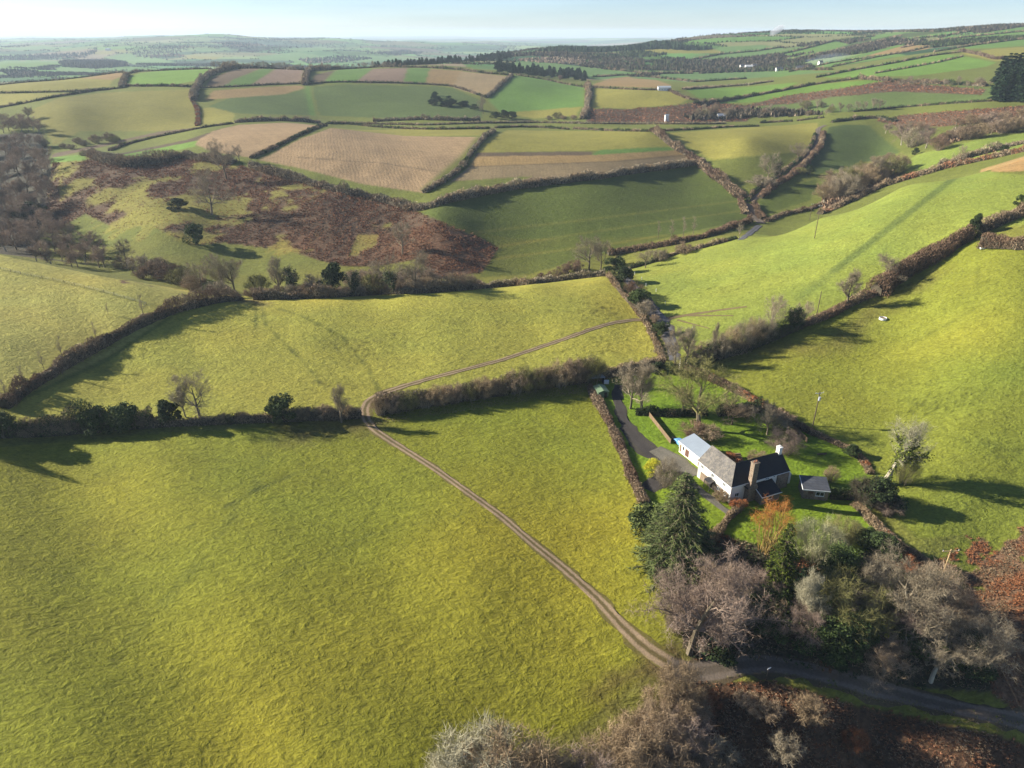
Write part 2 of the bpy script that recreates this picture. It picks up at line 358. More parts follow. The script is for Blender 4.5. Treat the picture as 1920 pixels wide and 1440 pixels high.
for pl, kk in [([(1450,100),(1560,76),(1600,84),(1480,106)],1),([(1470,110),(1590,84),(1640,80),(1660,72),(1560,100),(1480,115)],.95),([(1560,74),(1690,60),(1780,62),(1700,72),(1640,74)],1.05),([(1590,108),(1700,80),(1800,70),(1700,84),(1620,106)],.9),([(1700,82),(1800,66),(1920,58),(1920,66),(1800,76)],1),([(1790,70),(1920,50),(2000,45),(2000,60),(1850,66)],1.05),([(1780,92),(1920,72),(2000,66),(2000,80),(1860,90)],1.05),([(1440,140),(1560,112),(1680,100),(1700,104),(1560,125),(1460,145)],.95)]:
    field('green', pl, 1000, 2900, k=kk)
field('olive', [(1660,76),(1790,58),(1700,62),(1600,80),(1540,100)], 1300, 2900, k=.7)
field('farg', [(1280,112),(1350,88),(1430,84),(1470,92),(1440,104),(1340,112)], 1500, 2900, k=1.1)
field('yellow', [(1200,95),(1250,86),(1340,92),(1360,100),(1230,100)], 1500, 2500, k=.9)

# pale fields and dark woods in the blue valley beyond the far hill
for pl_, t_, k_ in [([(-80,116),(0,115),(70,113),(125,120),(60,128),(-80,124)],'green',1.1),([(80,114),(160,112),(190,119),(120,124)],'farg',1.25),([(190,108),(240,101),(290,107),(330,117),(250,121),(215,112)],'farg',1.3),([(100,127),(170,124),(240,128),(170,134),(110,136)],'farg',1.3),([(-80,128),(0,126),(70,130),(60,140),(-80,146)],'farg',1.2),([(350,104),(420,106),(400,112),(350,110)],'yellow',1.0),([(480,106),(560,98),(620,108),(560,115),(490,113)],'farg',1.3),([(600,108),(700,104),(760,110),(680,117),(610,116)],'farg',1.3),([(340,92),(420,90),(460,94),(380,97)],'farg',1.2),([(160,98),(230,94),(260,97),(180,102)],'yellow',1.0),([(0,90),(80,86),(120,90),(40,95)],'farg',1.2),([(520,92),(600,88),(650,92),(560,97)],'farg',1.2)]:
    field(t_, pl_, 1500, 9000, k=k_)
# worn ground: mud at gates, faint sheep paths, dark tufts
tintline([(690,800),(640,800),(560,815)], 10, 'mud', .7, 0, 260, soft=5, wob=2, strength=.7)
tintline([(455,566),(472,564),(490,572)], 6, 'mud', 1.1, 0, 320, soft=3, wob=2, strength=.8)
for ln in [[(520,790),(480,900),(360,1060),(200,1250)],[(526,790),(490,900),(372,1062),(214,1254)],[(880,960),(700,1000),(450,1110)],[(1290,300+400),(1500,760),(1700,800),(1920,850)]]:
    tintline(ln, .6, 'shade', .95, 0, 300, soft=.5, wob=.5, strength=.4)
tintline([(1245,1245),(1190,1262),(1120,1300)], 4, 'mud', .8, 0, 200, soft=2, wob=1, strength=.7)
tintline([(1255,1235),(1210,1225)], 5, 'mud', .9, 0, 200, soft=1.5, wob=1, strength=.8)
for ln in [[(490,570),(498,610),(540,650),(580,690),(600,720)], [(490,570),(560,590),(640,630),(690,690),(710,735)], [(480,575),(478,640)], [(330,1000),(480,920),(600,870)]]:
    tintline(ln, .7, 'shade', .8, 0, 320, soft=.6, wob=.7, strength=.8)
tintline([(1832,480),(1835,575),(1790,600),(1700,650)], .7, 'shade', .85, 0, 340, soft=.4, wob=.5, strength=.5)
tintline([(1290,690),(1420,655),(1560,650),(1660,560),(1740,520)], 9, 'mud', .9, 120, 330, soft=5, wob=3, strength=.45)
tintline([(0,505),(120,530),(300,575)], 1.0, 'shade', .7, 0, 330, soft=.5, strength=.7)
M = (fbm(XN / 9, YN / 9, 88, 3) > .42) & (YN < 290) & poly_mask([(150,480),(300,520),(440,552),(400,556),(250,535),(60,500)], 0, 330)
AL[M] = alb(GR['bracken'], 1.1)
D_ = line_dist(pathpx([(1742,1062),(1800,1010),(1920,955),(2100,900)], 60, 200, 10))
M = (AUX[..., 1] > .5) & (D_ < 13) & (YN > 100) & (YN < 200) & (QQ > .5) & (fbm(XN / 3.2, YN / 3.2, 90, 3) * 1.6 > (D_ / 13 * 1.9 - .8))
AL[M] = alb(GR['right'], .95); AUX[M, 1] = 0
# poached, trodden ground: clusters of dark hoof-churned spots
r4 = np.random.default_rng(21)
for (cu, cv, ru, rv, cn) in [(690,655,70,26,90),(1105,582,60,20,80),(1130,655,40,18,40),(1390,690,110,28,90),(1760,760,70,30,90),(1540,790,60,22,30),(1860,850,60,40,30),(60,900,60,20,14),(1320,535,120,30,40),(620,715,60,14,30),(1000,640,200,50,60),(300,690,160,40,40),(1700,560,120,60,40)]:
    for k in range(cn):
        pp = ray(cu + r4.normal() * ru * .6, cv + r4.normal() * rv * .6, 0, 420); i_ = np.searchsorted(LG, math.log(pp[1])); j_ = np.searchsorted(QG, pp[0] / pp[1])
        AL[i_, j_] *= .45
        if r4.random() < .4: AL[i_, j_ + 1] *= .6
# patchiness of the turf itself
pt = 1 + .10 * fbm(XN / 34, YN / 34, 61, 3) + .10 * fbm(XN / 7, YN / 7, 65, 2) * (YN < 700)
AL *= pt[..., None]
yl = np.clip(.45 + .7 * fbm(XN / 50, YN / 36, 71, 4), 0, 1) * (YN < 420)
for (gu, gv, gr_, ga) in [(1040,1130,26,.6),(560,1370,22,.5),(930,1000,22,.3),(1180,960,16,.2)]:
    gp = ray(gu, gv); yl = yl + ga * np.exp(-((XN - gp[0]) ** 2 + (YN - gp[1]) ** 2) / gr_ ** 2)
AL[..., 0] *= 1 + .34 * (yl - .45); AL[..., 1] *= 1 + .12 * (yl - .45)

AL[1:-1, 1:-1] = (AL[1:-1, 1:-1] * 4 + AL[:-2, 1:-1] + AL[2:, 1:-1] + AL[1:-1, :-2] + AL[1:-1, 2:]) / 8
# ------------------------------------------------------------------ the ground sheet
def mesh_from(name, verts, faces, smooth=True):
    me = bpy.data.meshes.new(name)
    verts = np.asarray(verts, np.float32); faces = np.asarray(faces, np.int32)
    nf, k = faces.shape
    me.vertices.add(len(verts)); me.vertices.foreach_set('co', verts.ravel())
    me.loops.add(nf * k); me.loops.foreach_set('vertex_index', faces.ravel())
    me.polygons.add(nf); me.polygons.foreach_set('loop_start', np.arange(0, nf * k, k, dtype=np.int32))
    me.polygons.foreach_set('use_smooth', np.full(nf, smooth))
    me.update(calc_edges=True)
    return me
def grid_faces(r, c):
    i = np.arange(r * c).reshape(r, c)
    return np.stack([i[:-1, :-1].ravel(), i[:-1, 1:].ravel(), i[1:, 1:].ravel(), i[1:, :-1].ravel()], 1)
gm = mesh_from('ground', np.stack([XX, YY, ZT], -1).reshape(-1, 3), grid_faces(NL, NQ))
for nm, arr in (('tint', AL), ('cover', AUX)):
    at = gm.attributes.new(nm, 'FLOAT_COLOR', 'POINT')
    at.data.foreach_set('color', np.concatenate([arr, np.ones((NL, NQ, 1))], -1).astype(np.float32).ravel())

# ------------------------------------------------------------------ materials
def new_mat(name):
    m = bpy.data.materials.new(name); m.use_nodes = True
    nt = m.node_tree; nt.nodes.clear()
    out = nt.nodes.new('ShaderNodeOutputMaterial'); b = nt.nodes.new('ShaderNodeBsdfPrincipled')
    nt.links.new(b.outputs[0], out.inputs[0]); b.inputs['Specular IOR Level'].default_value = .15; b.inputs['Roughness'].default_value = .9
    return m, nt, b
def N(nt, typ, **kw):
    n_ = nt.nodes.new(typ)
    for k_, v_ in kw.items(): setattr(n_, k_, v_)
    return n_
def noise(nt, vec, scale, detail=3, rough=.55, dist=0):
    n_ = N(nt, 'ShaderNodeTexNoise'); n_.inputs['Scale'].default_value = scale; n_.inputs['Detail'].default_value = detail
    n_.inputs['Roughness'].default_value = rough; n_.inputs['Distortion'].default_value = dist
    if vec is not None: nt.links.new(vec, n_.inputs['Vector'])
    return n_.outputs['Fac']
def mathn(nt, op, a, b=None, c=None, clamp=False):
    n_ = N(nt, 'ShaderNodeMath', operation=op, use_clamp=clamp)
    for i_, x in enumerate((a, b, c)):
        if x is None: continue
        if isinstance(x, (int, float)): n_.inputs[i_].default_value = x
        else: nt.links.new(x, n_.inputs[i_])
    return n_.outputs[0]
def maprange(nt, x, a, b, c, d):
    n_ = N(nt, 'ShaderNodeMapRange'); nt.links.new(x, n_.inputs[0])
    for i_, y_ in enumerate((a, b, c, d)): n_.inputs[i_ + 1].default_value = y_
    return n_.outputs[0]
def scalecol(nt, col, fac):      # col * fac
    n_ = N(nt, 'ShaderNodeVectorMath', operation='SCALE')
    if isinstance(col, (tuple, list)): n_.inputs[0].default_value = col[:3]
    else: nt.links.new(col, n_.inputs[0])
    nt.links.new(fac, n_.inputs['Scale']); return n_.outputs[0]

def ground_material():
    m, nt, b = new_mat('turf_and_soil')
    tint = N(nt, 'ShaderNodeAttribute', attribute_name='tint').outputs['Color']
    cov = N(nt, 'ShaderNodeAttribute', attribute_name='cover').outputs['Color']
    sep = N(nt, 'ShaderNodeSeparateColor'); nt.links.new(cov, sep.inputs[0])
    pl, br, dr = sep.outputs
    pos = N(nt, 'ShaderNodeNewGeometry').outputs['Position']
    # grass grain: fine tufts plus metre-wide tussocks, drawn out a little along the slope
    mp = N(nt, 'ShaderNodeMapping'); nt.links.new(pos, mp.inputs[0]); mp.inputs['Scale'].default_value = (1, 1.5, 1); mp.inputs['Rotation'].default_value = (0, 0, .35)
    a = noise(nt, mp.outputs[0], 1.0, 5, .62, .35)
    c = noise(nt, mp.outputs[0], .32, 4, .62, .5)
    e = noise(nt, pos, .035, 3, .6)
    sp = noise(nt, pos, .55, 2, .5)                       # dung, molehills and darker tufts
    spots = maprange(nt, sp, .70, .76, 1.0, .62)
    f = mathn(nt, 'MULTIPLY', maprange(nt, a, .25, .75, .66, 1.36), maprange(nt, c, .25, .75, .80, 1.2))
    f = mathn(nt, 'MULTIPLY', f, maprange(nt, e, .3, .7, .93, 1.07))
    f = mathn(nt, 'MULTIPLY', f, spots)
    # plough and stubble rows
    cx = N(nt, 'ShaderNodeSeparateXYZ'); nt.links.new(pos, cx.inputs[0])
    rw = mathn(nt, 'ADD', mathn(nt, 'MULTIPLY', cx.outputs[0], 1.0), mathn(nt, 'MULTIPLY', cx.outputs[1], dr))
    wn = noise(nt, pos, .05, 2); rw = mathn(nt, 'ADD', rw, mathn(nt, 'MULTIPLY', wn, 5.0))
    row = mathn(nt, 'SINE', mathn(nt, 'MULTIPLY', rw, 2.3))
    row2 = mathn(nt, 'SINE', mathn(nt, 'MULTIPLY', rw, .52))
    rr = mathn(nt, 'ADD', mathn(nt, 'MULTIPLY', row, .03), mathn(nt, 'MULTIPLY', row2, .03))
    rr = mathn(nt, 'ADD', mathn(nt, 'MULTIPLY', mathn(nt, 'MULTIPLY', rr, pl), maprange(nt, noise(nt, pos, .12, 3), .3, .7, .4, 1.5)), 1.0)
    f = mathn(nt, 'MULTIPLY', f, rr)
    # bracken litter: coarse dark and light
    bn = maprange(nt, noise(nt, pos, .9, 5, .7, .6), .3, .7, .45, 1.5)
    bf = mathn(nt, 'ADD', mathn(nt, 'MULTIPLY', mathn(nt, 'SUBTRACT', bn, 1.0), br), 1.0)
    f = mathn(nt, 'MULTIPLY', f, bf)
    col = scalecol(nt, tint, f)
    # straw-coloured dead blades among the green
    mx = N(nt, 'ShaderNodeMix', data_type='RGBA'); st = maprange(nt, noise(nt, mp.outputs[0], 2.6, 3, .6), .56, .74, 0, .38)
    nt.links.new(st, mx.inputs['Factor']); nt.links.new(col, mx.inputs['A'])
    hs = N(nt, 'ShaderNodeHueSaturation'); hs.inputs['Hue'].default_value = .478; hs.inputs['Saturation'].default_value = .86; hs.inputs['Value'].default_value = 1.25
    nt.links.new(col, hs.inputs['Color']); nt.links.new(hs.outputs[0], mx.inputs['B'])
    nt.links.new(mx.outputs['Result'], b.inputs['Base Color'])
    # relief
    hgt = mathn(nt, 'ADD', mathn(nt, 'MULTIPLY', a, .42), mathn(nt, 'MULTIPLY', c, .70))
    hgt = mathn(nt, 'ADD', hgt, mathn(nt, 'MULTIPLY', mathn(nt, 'MULTIPLY', row, pl), .03))
    bp = N(nt, 'ShaderNodeBump'); bp.inputs['Strength'].default_value = .85; bp.inputs['Distance'].default_value = 1.0
    nt.links.new(hgt, bp.inputs['Height']); nt.links.new(bp.outputs[0], b.inputs['Normal'])
    b.inputs['Roughness'].default_value = .95
    return m
def link(name, me, mat=None, parent=None, **props):
    o = bpy.data.objects.new(name, me); COL.objects.link(o)
    if mat is not None and me is not None:
        for mm in (mat if isinstance(mat, (list, tuple)) else [mat]): me.materials.append(mm)
    if parent is not None: o.parent = parent
    for k_, v_ in props.items(): o[k_] = v_
    return o
link('ground', gm, ground_material(), kind='structure')
# ------------------------------------------------------------------ vegetation kit
def unit(a): return a / np.maximum(np.linalg.norm(a, axis=-1, keepdims=True), 1e-9)
def rdirs(r, n): return unit(r.normal(size=(n, 3)))
def blades(r, c, d, L, W):
    """thin triangles from c along d: (n,3,3)"""
    n = len(c); L = np.broadcast_to(L, (n,))[:, None]; W = np.broadcast_to(W, (n,))[:, None]
    s = unit(np.cross(d, rdirs(r, n))) * W * .5
    return np.stack([c - s, c + s, c + d * L], 1)
def leaves(r, c, L, W, d=None):
    n = len(c)
    if d is None: d = rdirs(r, n)
    L = np.broadcast_to(L, (n,))[:, None]; W = np.broadcast_to(W, (n,))[:, None]
    s = unit(np.cross(d, rdirs(r, n))) * W * .5
    return np.stack([c - d * L * .5 - s, c - d * L * .5 + s, c + d * L * .5], 1)
def tubes(p0, p1, r0, r1, sides=4):
    p0 = np.asarray(p0, float); p1 = np.asarray(p1, float); r0 = np.asarray(r0, float)[:, None]; r1 = np.asarray(r1, float)[:, None]
    d = unit(p1 - p0); ref = np.where(np.abs(d[:, 2:3]) > .9, np.array([[1., 0, 0]]), np.array([[0., 0, 1.]]))
    a = unit(np.cross(d, ref)); b = np.cross(d, a); out = []
    for k in range(sides):
        t0 = 2 * math.pi * k / sides; t1 = 2 * math.pi * (k + 1) / sides
        e0 = a * math.cos(t0) + b * math.sin(t0); e1 = a * math.cos(t1) + b * math.sin(t1)
        A_ = p0 + e0 * r0; B_ = p0 + e1 * r0; C_ = p1 + e1 * r1; D_ = p1 + e0 * r1
        out += [np.stack([A_, B_, C_], 1), np.stack([A_, C_, D_], 1)]
    return np.concatenate(out)
def soup(name, parts, mats):
    """parts: list of (tris (n,3,3), material index) -> one mesh"""
    parts = [(t, m) for t, m in parts if len(t)]
    T = np.concatenate([t for t, _ in parts]); mi = np.concatenate([np.full(len(t), m, np.int32) for t, m in parts])
    me = mesh_from(name, T.reshape(-1, 3), np.arange(len(T) * 3, dtype=np.int32).reshape(-1, 3), False)
    for m in mats: me.materials.append(m)
    if len(mats) > 1: me.polygons.foreach_set('material_index', mi)
    return me

VM = {}
def veg(name, c0, c1, k=1.0, spec=.1):
    """plant material: each twig or leaf lies somewhere between two tints, each plant a little lighter or darker"""
    if name in VM: return VM[name]
    m, nt, b = new_mat(name)
    g = N(nt, 'ShaderNodeNewGeometry'); oi = N(nt, 'ShaderNodeObjectInfo')
    mx = N(nt, 'ShaderNodeMix', data_type='RGBA')
    mx.inputs['A'].default_value = (*(lin(c0) * k), 1); mx.inputs['B'].default_value = (*(lin(c1) * k), 1)
    nt.links.new(g.outputs['Random Per Island'], mx.inputs['Factor'])
    f = maprange(nt, oi.outputs['Random'], 0, 1, .82, 1.18)
    nz_ = maprange(nt, noise(nt, g.outputs['Position'], .22, 2), .3, .7, .8, 1.2)
    nt.links.new(scalecol(nt, mx.outputs['Result'], mathn(nt, 'MULTIPLY', f, nz_)), b.inputs['Base Color'])
    b.inputs['Specular IOR Level'].default_value = spec
    VM[name] = m; return m
bark = veg('bark', (120,108,88), (158,144,120), .62)
bark_pale = veg('pale_bark', (170,160,138), (205,196,170), .7)
tw_grey = veg('grey_twigs', (142,126,104), (196,182,152), .62)
tw_brown = veg('brown_twigs', (132,112,90), (194,170,138), .68)
tw_red = veg('russet_twigs', (118,96,78), (168,138,112), .6)
tw_pale = veg('pale_twigs', (190,182,148), (216,208,176), .5)
tw_pink = veg('pinkish_twigs', (164,138,120), (200,178,158), .55)
tw_orange = veg('orange_twigs', (190,112,50), (224,156,84), .72)
tw_olive = veg('olive_twigs', (120,118,70), (170,164,104), .6)
lf_dark = veg('dark_leaves', (38,50,26), (76,92,46), .8, .3)
lf_ever = veg('evergreen_leaves', (48,64,30), (98,114,56), .8, .3)
lf_bright = veg('bright_leaves', (90,126,36), (168,182,60), .8, .25)
lf_yellow = veg('yellow_leaves', (170,176,40), (226,212,70), .8, .2)
nd_blue = veg('blue_green_needles', (58,74,40), (132,142,84), .68)
nd_green = veg('green_needles', (50,70,26), (122,134,52), .7)
nd_dark = veg('dark_needles', (30,48,32), (66,88,58), .72)
fern = veg('dead_bracken', (124,76,48), (198,130,86), .8)
fern_dk = veg('old_bracken', (104,68,48), (160,106,74), .72)
fern_gd = veg('straw_stems', (150,128,98), (200,174,138), .6)
fern_bank = veg('bank_bracken', (124,88,64), (186,134,100), .78)
fern_hot = veg('rusty_bracken', (140,92,62), (208,148,104), .8)
tw_wood = veg('lilac_grey_twigs', (134,116,98), (192,170,146), .75)
tw_tan = veg('tan_twigs', (146,124,92), (206,182,142), .62)
tw_silver = veg('silver_twigs', (180,178,128), (218,212,166), .52)
tw_dusk = veg('dark_twigs_and_shade', (70,66,54), (112,102,84), .6)  # dark tint for far twigs; also inner shade of hedges and the thicket
ivy_m = veg('ivy_leaves', (66,88,24), (142,150,48), .8, .3)

def rot_about(d, ang, az):
    d = unit(d); ref = np.array([1., 0, 0]) if abs(d[2]) > .9 else np.array([0, 0, 1.])
    a = unit(np.cross(d, ref)); b = np.cross(d, a)
    return unit(d * math.cos(ang) + (a * math.cos(az) + b * math.sin(az)) * math.sin(ang))

def grow_tree(seed, H=10., trunk_h=.14, spread=1.0, levels=3, kids=(7, 6, 5), twig=(.55, .03), ntw=4, wob=.18, up=.12, r0=.028, vase=0.6, lean=0.0):
    """a bare tree: (trunk tris, branch tris, twig tris, branch nodes)"""
    r = np.random.default_rng(seed)
    S = {0: [], 1: [], 2: [], 3: [], 4: []}; tips = []; nodes = []
    def go(p, d, L, rad, lev):
        ns = 5 if lev == 0 else (4 if lev < levels else 3)
        k = kids[min(lev, len(kids) - 1)]; made = 0; first = 1 if lev else max(1, int(ns * trunk_h * 1.6))
        for i in range(ns):
            d = unit(d + r.normal(size=3) * wob * (.35 if lev == 0 else 1) + np.array([0, 0, up if lev else .1]))
            q = p + d * L / ns; ra = rad * (1 - .72 * i / ns); rb = rad * (1 - .72 * (i + 1) / ns)
            S[min(lev, 4)].append((p, q, ra, rb)); p = q
            nodes.append((p, lev, rb))
            if lev < levels and i >= first - (1 if lev else 0):
                m = int(round(k * (i - first + 2) / (ns - first + 1))) - made
                for _ in range(max(m, 0)):
                    made += 1
                    a = r.uniform(.5, 1.0) * (vase if lev == 0 else .85) + .15
                    dd = rot_about(d, a, r.uniform(0, 2 * math.pi))
                    fr = 1 - .45 * i / ns
                    go(p, dd, L * (r.uniform(.62, .86) * spread if lev == 0 else r.uniform(.45, .7)) * fr, rb * .62, lev + 1)
            if lev >= levels - 1 and i < ns - 1: tips.append((p, d))
            if lev == levels - 1 or lev == levels and i == ns - 1: tips.append((p, d))
    go(np.zeros(3), unit(np.array([lean, 0, 1.])), H * .62, H * r0, 0)
    def tb(lv, sides):
        s = [x for l in lv for x in S[l]]
        return tubes(*[np.array([x[i] for x in s]) for i in range(4)], sides) if s else np.zeros((0, 3, 3))
    trunk = tb([0], 7); limbs = tb([1], 5); br = tb([2, 3, 4], 3)
    tp = np.array([t[0] for t in tips]); td = np.array([t[1] for t in tips])
    c = np.repeat(tp, ntw, 0) + r.normal(size=(len(tp) * ntw, 3)) * .05 * H / 10; d = unit(np.repeat(td, ntw, 0) * .7 + r.normal(size=(len(c), 3)) * .75 + np.array([0, 0, .25]))
    tw = blades(r, c, d, H / 10 * twig[0] * r.uniform(.6, 1.4, len(c)), H / 10 * twig[1])
    # second order twigs
    c2 = c + d * (H / 10 * twig[0] * r.uniform(.3, .8, len(c)))[:, None]; d2 = unit(d * .6 + r.normal(size=d.shape) * .7)
    tw2 = blades(r, c2, d2, H / 10 * twig[0] * .7, H / 10 * twig[1] * .7)
    al = np.concatenate([trunk, limbs, br, tw, tw2]); top = al[..., 2].max(); sc = H / top
    return trunk * sc, np.concatenate([limbs, br]) * sc, np.concatenate([tw, tw2]) * sc, [(p_ * sc, l_, rr * sc) for p_, l_, rr in nodes]

def shrub(seed, H=4., W=4., stems=40, twigs=2600, tl=.5, tw=.03, stemr=.03):
    """many bare stems fanning from the ground"""
    r = np.random.default_rng(seed); P0 = []; P1 = []; R0 = []; R1 = []; bp = []; bd = []
    for i in range(stems):
        a = r.uniform(0, 2 * math.pi); k = math.sqrt(r.random())
        b = np.array([math.cos(a), math.sin(a), 0]) * .22 * W * r.random(); e = np.array([math.cos(a) * k * W * .5, math.sin(a) * k * W * .5, H * (1 - .55 * k * k) * r.uniform(.72, 1.0)])
        m1 = b * .6 + e * .4 + np.array([0, 0, H * .1]) + r.normal(size=3) * .05 * H; m2 = b * .2 + e * .8 + np.array([0, 0, H * .05]) + r.normal(size=3) * .05 * H
        pts = [b, m1, m2, e]
        for j in range(3):
            P0.append(pts[j]); P1.append(pts[j + 1]); R0.append(stemr * (1 - .28 * j)); R1.append(stemr * (1 - .28 * (j + 1)))
        bp.append(pts)
    bp = np.array(bp); n = twigs; si = r.integers(0, stems, n); t = r.random(n) ** .6 * 3; j = np.minimum(t.astype(int), 2); f = (t - j)[:, None]
    c = bp[si, j] * (1 - f) + bp[si, j + 1] * f; d = unit(bp[si, j + 1] - bp[si, j] + r.normal(size=(n, 3)) * .62 * H / 3)
    d = unit(d + r.normal(size=(n, 3)) * .55 + np.array([0, 0, .2]))
    c = c + r.normal(size=(n, 3)) * .03 * W; c[:, 2] = np.maximum(c[:, 2], .02)
    return tubes(P0, P1, R0, R1, 3), blades(r, c, d, tl * r.uniform(.6, 1.5, n), tw)

def leafy(seed, H=4., W=4., n=3600, leaf=.3, clumps=24, base=.05):
    """evergreen mound: leaves gathered in uneven clumps"""
    r = np.random.default_rng(seed); cc = []; cr = []
    for i in range(clumps):
        a = r.uniform(0, 2 * math.pi); k = r.random() ** .6; h = r.random() ** .8
        rad = math.sqrt(max(.05, 1 - (h * 1.0) ** 2.2)) * k
        cc.append((math.cos(a) * rad * W * .42, math.sin(a) * rad * W * .42, H * (base + h * .80))); cr.append(r.uniform(.07, .23) * (W + H) * .5)
    cc = np.array(cc); cr = np.array(cr); ci = r.integers(0, clumps, n)
    d = rdirs(r, n); c = cc[ci] + d * (cr[ci] * r.uniform(.6, 1.05, n))[:, None] * np.array([1, 1, .8])
    c[:, 2] = np.maximum(c[:, 2], .1)
    ld = unit(d + r.normal(size=(n, 3)) * .7)
    return leaves(r, c, leaf * r.uniform(.7, 1.4, n), leaf * .8, ld), cc

def conifer(seed, H=14., W=7., whorls=34, per=9, need=(.55, .16), fill=7, droop=.25, taper=.9, gap=.06):
    r = np.random.default_rng(seed); trunk = tubes([(0, 0, 0), (0, 0, H * .5)], [(0, 0, H * .5), (0, 0, H * .98)], [H * .018, H * .011], [H * .011, H * .002], 6)
    C = []; D = []; LL_ = []; P0 = []; P1 = []
    for i in range(whorls):
        t = (i + r.random() * .6) / whorls; z = H * (gap + (.99 - gap) * t); R = W * .5 * ((1 - t) ** taper) * r.uniform(.8, 1.12) + .12
        for j in range(per):
            a = r.uniform(0, 2 * math.pi); Rj = R * r.uniform(.65, 1.1)
            dirh = np.array([math.cos(a), math.sin(a), 0])
            e = np.array([0, 0, z]) + dirh * Rj + np.array([0, 0, (-droop + .35 * t) * Rj])
            P0.append((0, 0, z)); P1.append(e)
            nf = max(3, int(fill * Rj / (W * .25)))
            f = np.linspace(.12, 1, nf) + r.normal(size=nf) * .04
            sid = np.array([-math.sin(a), math.cos(a), 0])
            for ff in f:
                c = np.array([0, 0, z]) * (1 - ff) + e * ff - np.array([0, 0, .18 * Rj * ff * (1 - ff)])
                for sgn in (-1, 0, 1):
                    C.append(c); D.append(unit(dirh * .8 + sid * sgn * 1.0 + np.array([0, 0, -.25]) + r.normal(size=3) * .35)); LL_.append(need[0] * r.uniform(.6, 1.3) * (.5 + .8 * (1 - t)))
    C = np.array(C); D = np.array(D); LL_ = np.array(LL_)
    return np.concatenate([trunk, tubes(P0, P1, np.full(len(P0), H * .003), np.full(len(P0), H * .0008), 3)]), blades(r, C, D, LL_, need[1] * 1.6)

# ---- prototypes (meshes), each kind in a few shapes
PROTO = {}
def proto(kind, trunk, crown, tm, cm, extra=None):
    """extra: more parts as (name, tris, material)"""
    i = len(PROTO.setdefault(kind, []))
    H = max(crown[..., 2].max(), 1e-3)
    PROTO[kind].append(dict(H=H, trunk=soup(kind + '_trunk', [(trunk, 0)], [tm]), crown=soup(kind + '_crown', [(c_, k_) for k_, (c_, _) in enumerate(crown_list(crown, cm))], [m_ for _, m_ in crown_list(crown, cm)]),
                            one=None, raw=(trunk, crown, tm, cm), extra=[(n_, soup(kind + '_' + n_, [(t_, 0)], [m_])) for n_, t_, m_ in (extra or [])]))
def crown_list(c, m): return [(c, m)]
def one_mesh(kind, pr):
    if pr['one'] is None:
        t, c, tm, cm = pr['raw']; pr['one'] = soup(kind + '_whole', [(t, 0), (c, 1)], [tm, cm])
    return pr['one']
def shade_of(crown_br, tw): return np.concatenate([crown_br, tw])

for sd_ in (1, 2, 3, 4):
    t, b_, w_, nd = grow_tree(sd_ * 11, H=12, kids=(9, 7, 5), spread=1.05, vase=1.05, twig=(.6, .03), ntw=3)
    proto('oak', t, np.concatenate([b_, w_]), bark, tw_grey)
for sd_ in (1, 2, 3):
    t, b_, w_, nd = grow_tree(sd_ * 17 + 3, H=12, kids=(10, 7, 5), spread=.78, vase=.75, up=.25, twig=(.55, .028), ntw=3)
    proto('ash', t, np.concatenate([b_, w_]), bark_pale if sd_ == 2 else bark, tw_pale if sd_ == 2 else tw_grey)
for sd_ in (1, 2):
    t, b_, w_, nd = grow_tree(sd_ * 5 + 100, H=8, kids=(8, 5, 3), spread=.42, levels=3, vase=.7, trunk_h=.2, up=.3, twig=(.5, .022), ntw=1, r0=.012)
    proto('sapling', t, np.concatenate([b_, w_]), bark, tw_grey)
for sd_ in (1, 2, 3):
    t, b_, w_, nd = grow_tree(sd_ * 7 + 200, H=12, kids=(12, 8, 6), spread=.92, vase=1.1, twig=(.5, .024), ntw=3, wob=.25)
    proto('copse', t, np.concatenate([b_, w_]), bark_pale if sd_ != 2 else bark, (tw_pink, tw_grey, tw_pink)[sd_ - 1])
for sd_, mm_ in ((1, tw_pale), (2, tw_olive), (3, tw_grey)):
    s_, w_ = shrub(sd_, 5, 5.4, 70, 11000, .45, .014, .022); proto('fan', s_, w_, bark_pale if sd_ == 1 else bark, mm_)
for sd_, mm_ in ((14, tw_brown), (15, tw_grey), (16, tw_brown), (17, tw_red), (18, tw_olive)):
    s_, w_ = shrub(sd_, 4, 4.6, 70, 8000, .44, .019, .022); proto('scrub', s_, w_, bark, mm_)
for sd_, mm_ in ((4, tw_brown), (5, tw_grey), (6, tw_brown), (7, tw_red), (8, tw_olive)):
    s_, w_ = shrub(sd_, 4, 4.6, 40, 2600, .55, .045, .03); proto('bush', s_, w_, bark, mm_)
for sd_ in (1, 2, 3):
    l_, cc_ = leafy(sd_, 4, 4.2, 8000, .17); P0 = np.zeros((12, 3)); proto('ever', tubes(P0, cc_[:12], np.full(12, .06), np.full(12, .02), 4), l_, bark, (lf_ever, lf_dark, lf_ever)[sd_ - 1])
l_, cc_ = leafy(9, 4, 4.6, 11000, .13, 34); proto('laurel', tubes(np.zeros((14, 3)), cc_[:14], np.full(14, .06), np.full(14, .02), 4), l_, bark, lf_bright)
t, c_ = conifer(3, 14, 9.0, 60, 14, (.62, .055), 11, .34, .75, .02); proto('spruce', t, c_, bark, nd_blue)
t, c_ = conifer(4, 12, 6.0, 46, 11, (.5, .075), 9, .18, .85, .04); proto('fir', t, c_, bark, nd_green)
for sd_ in (5, 6, 7):
    t, c_ = conifer(sd_, 16, 6.0, 20, 6, (1.5, .6), 3, .22, .8, .12); proto('plantation', t, c_, bark, nd_dark)
t, b_, w_, nd = grow_tree(77, H=14, kids=(9, 7, 6), spread=.8, vase=.75, twig=(.5, .018), ntw=2, lean=.5, r0=.036, trunk_h=.3)
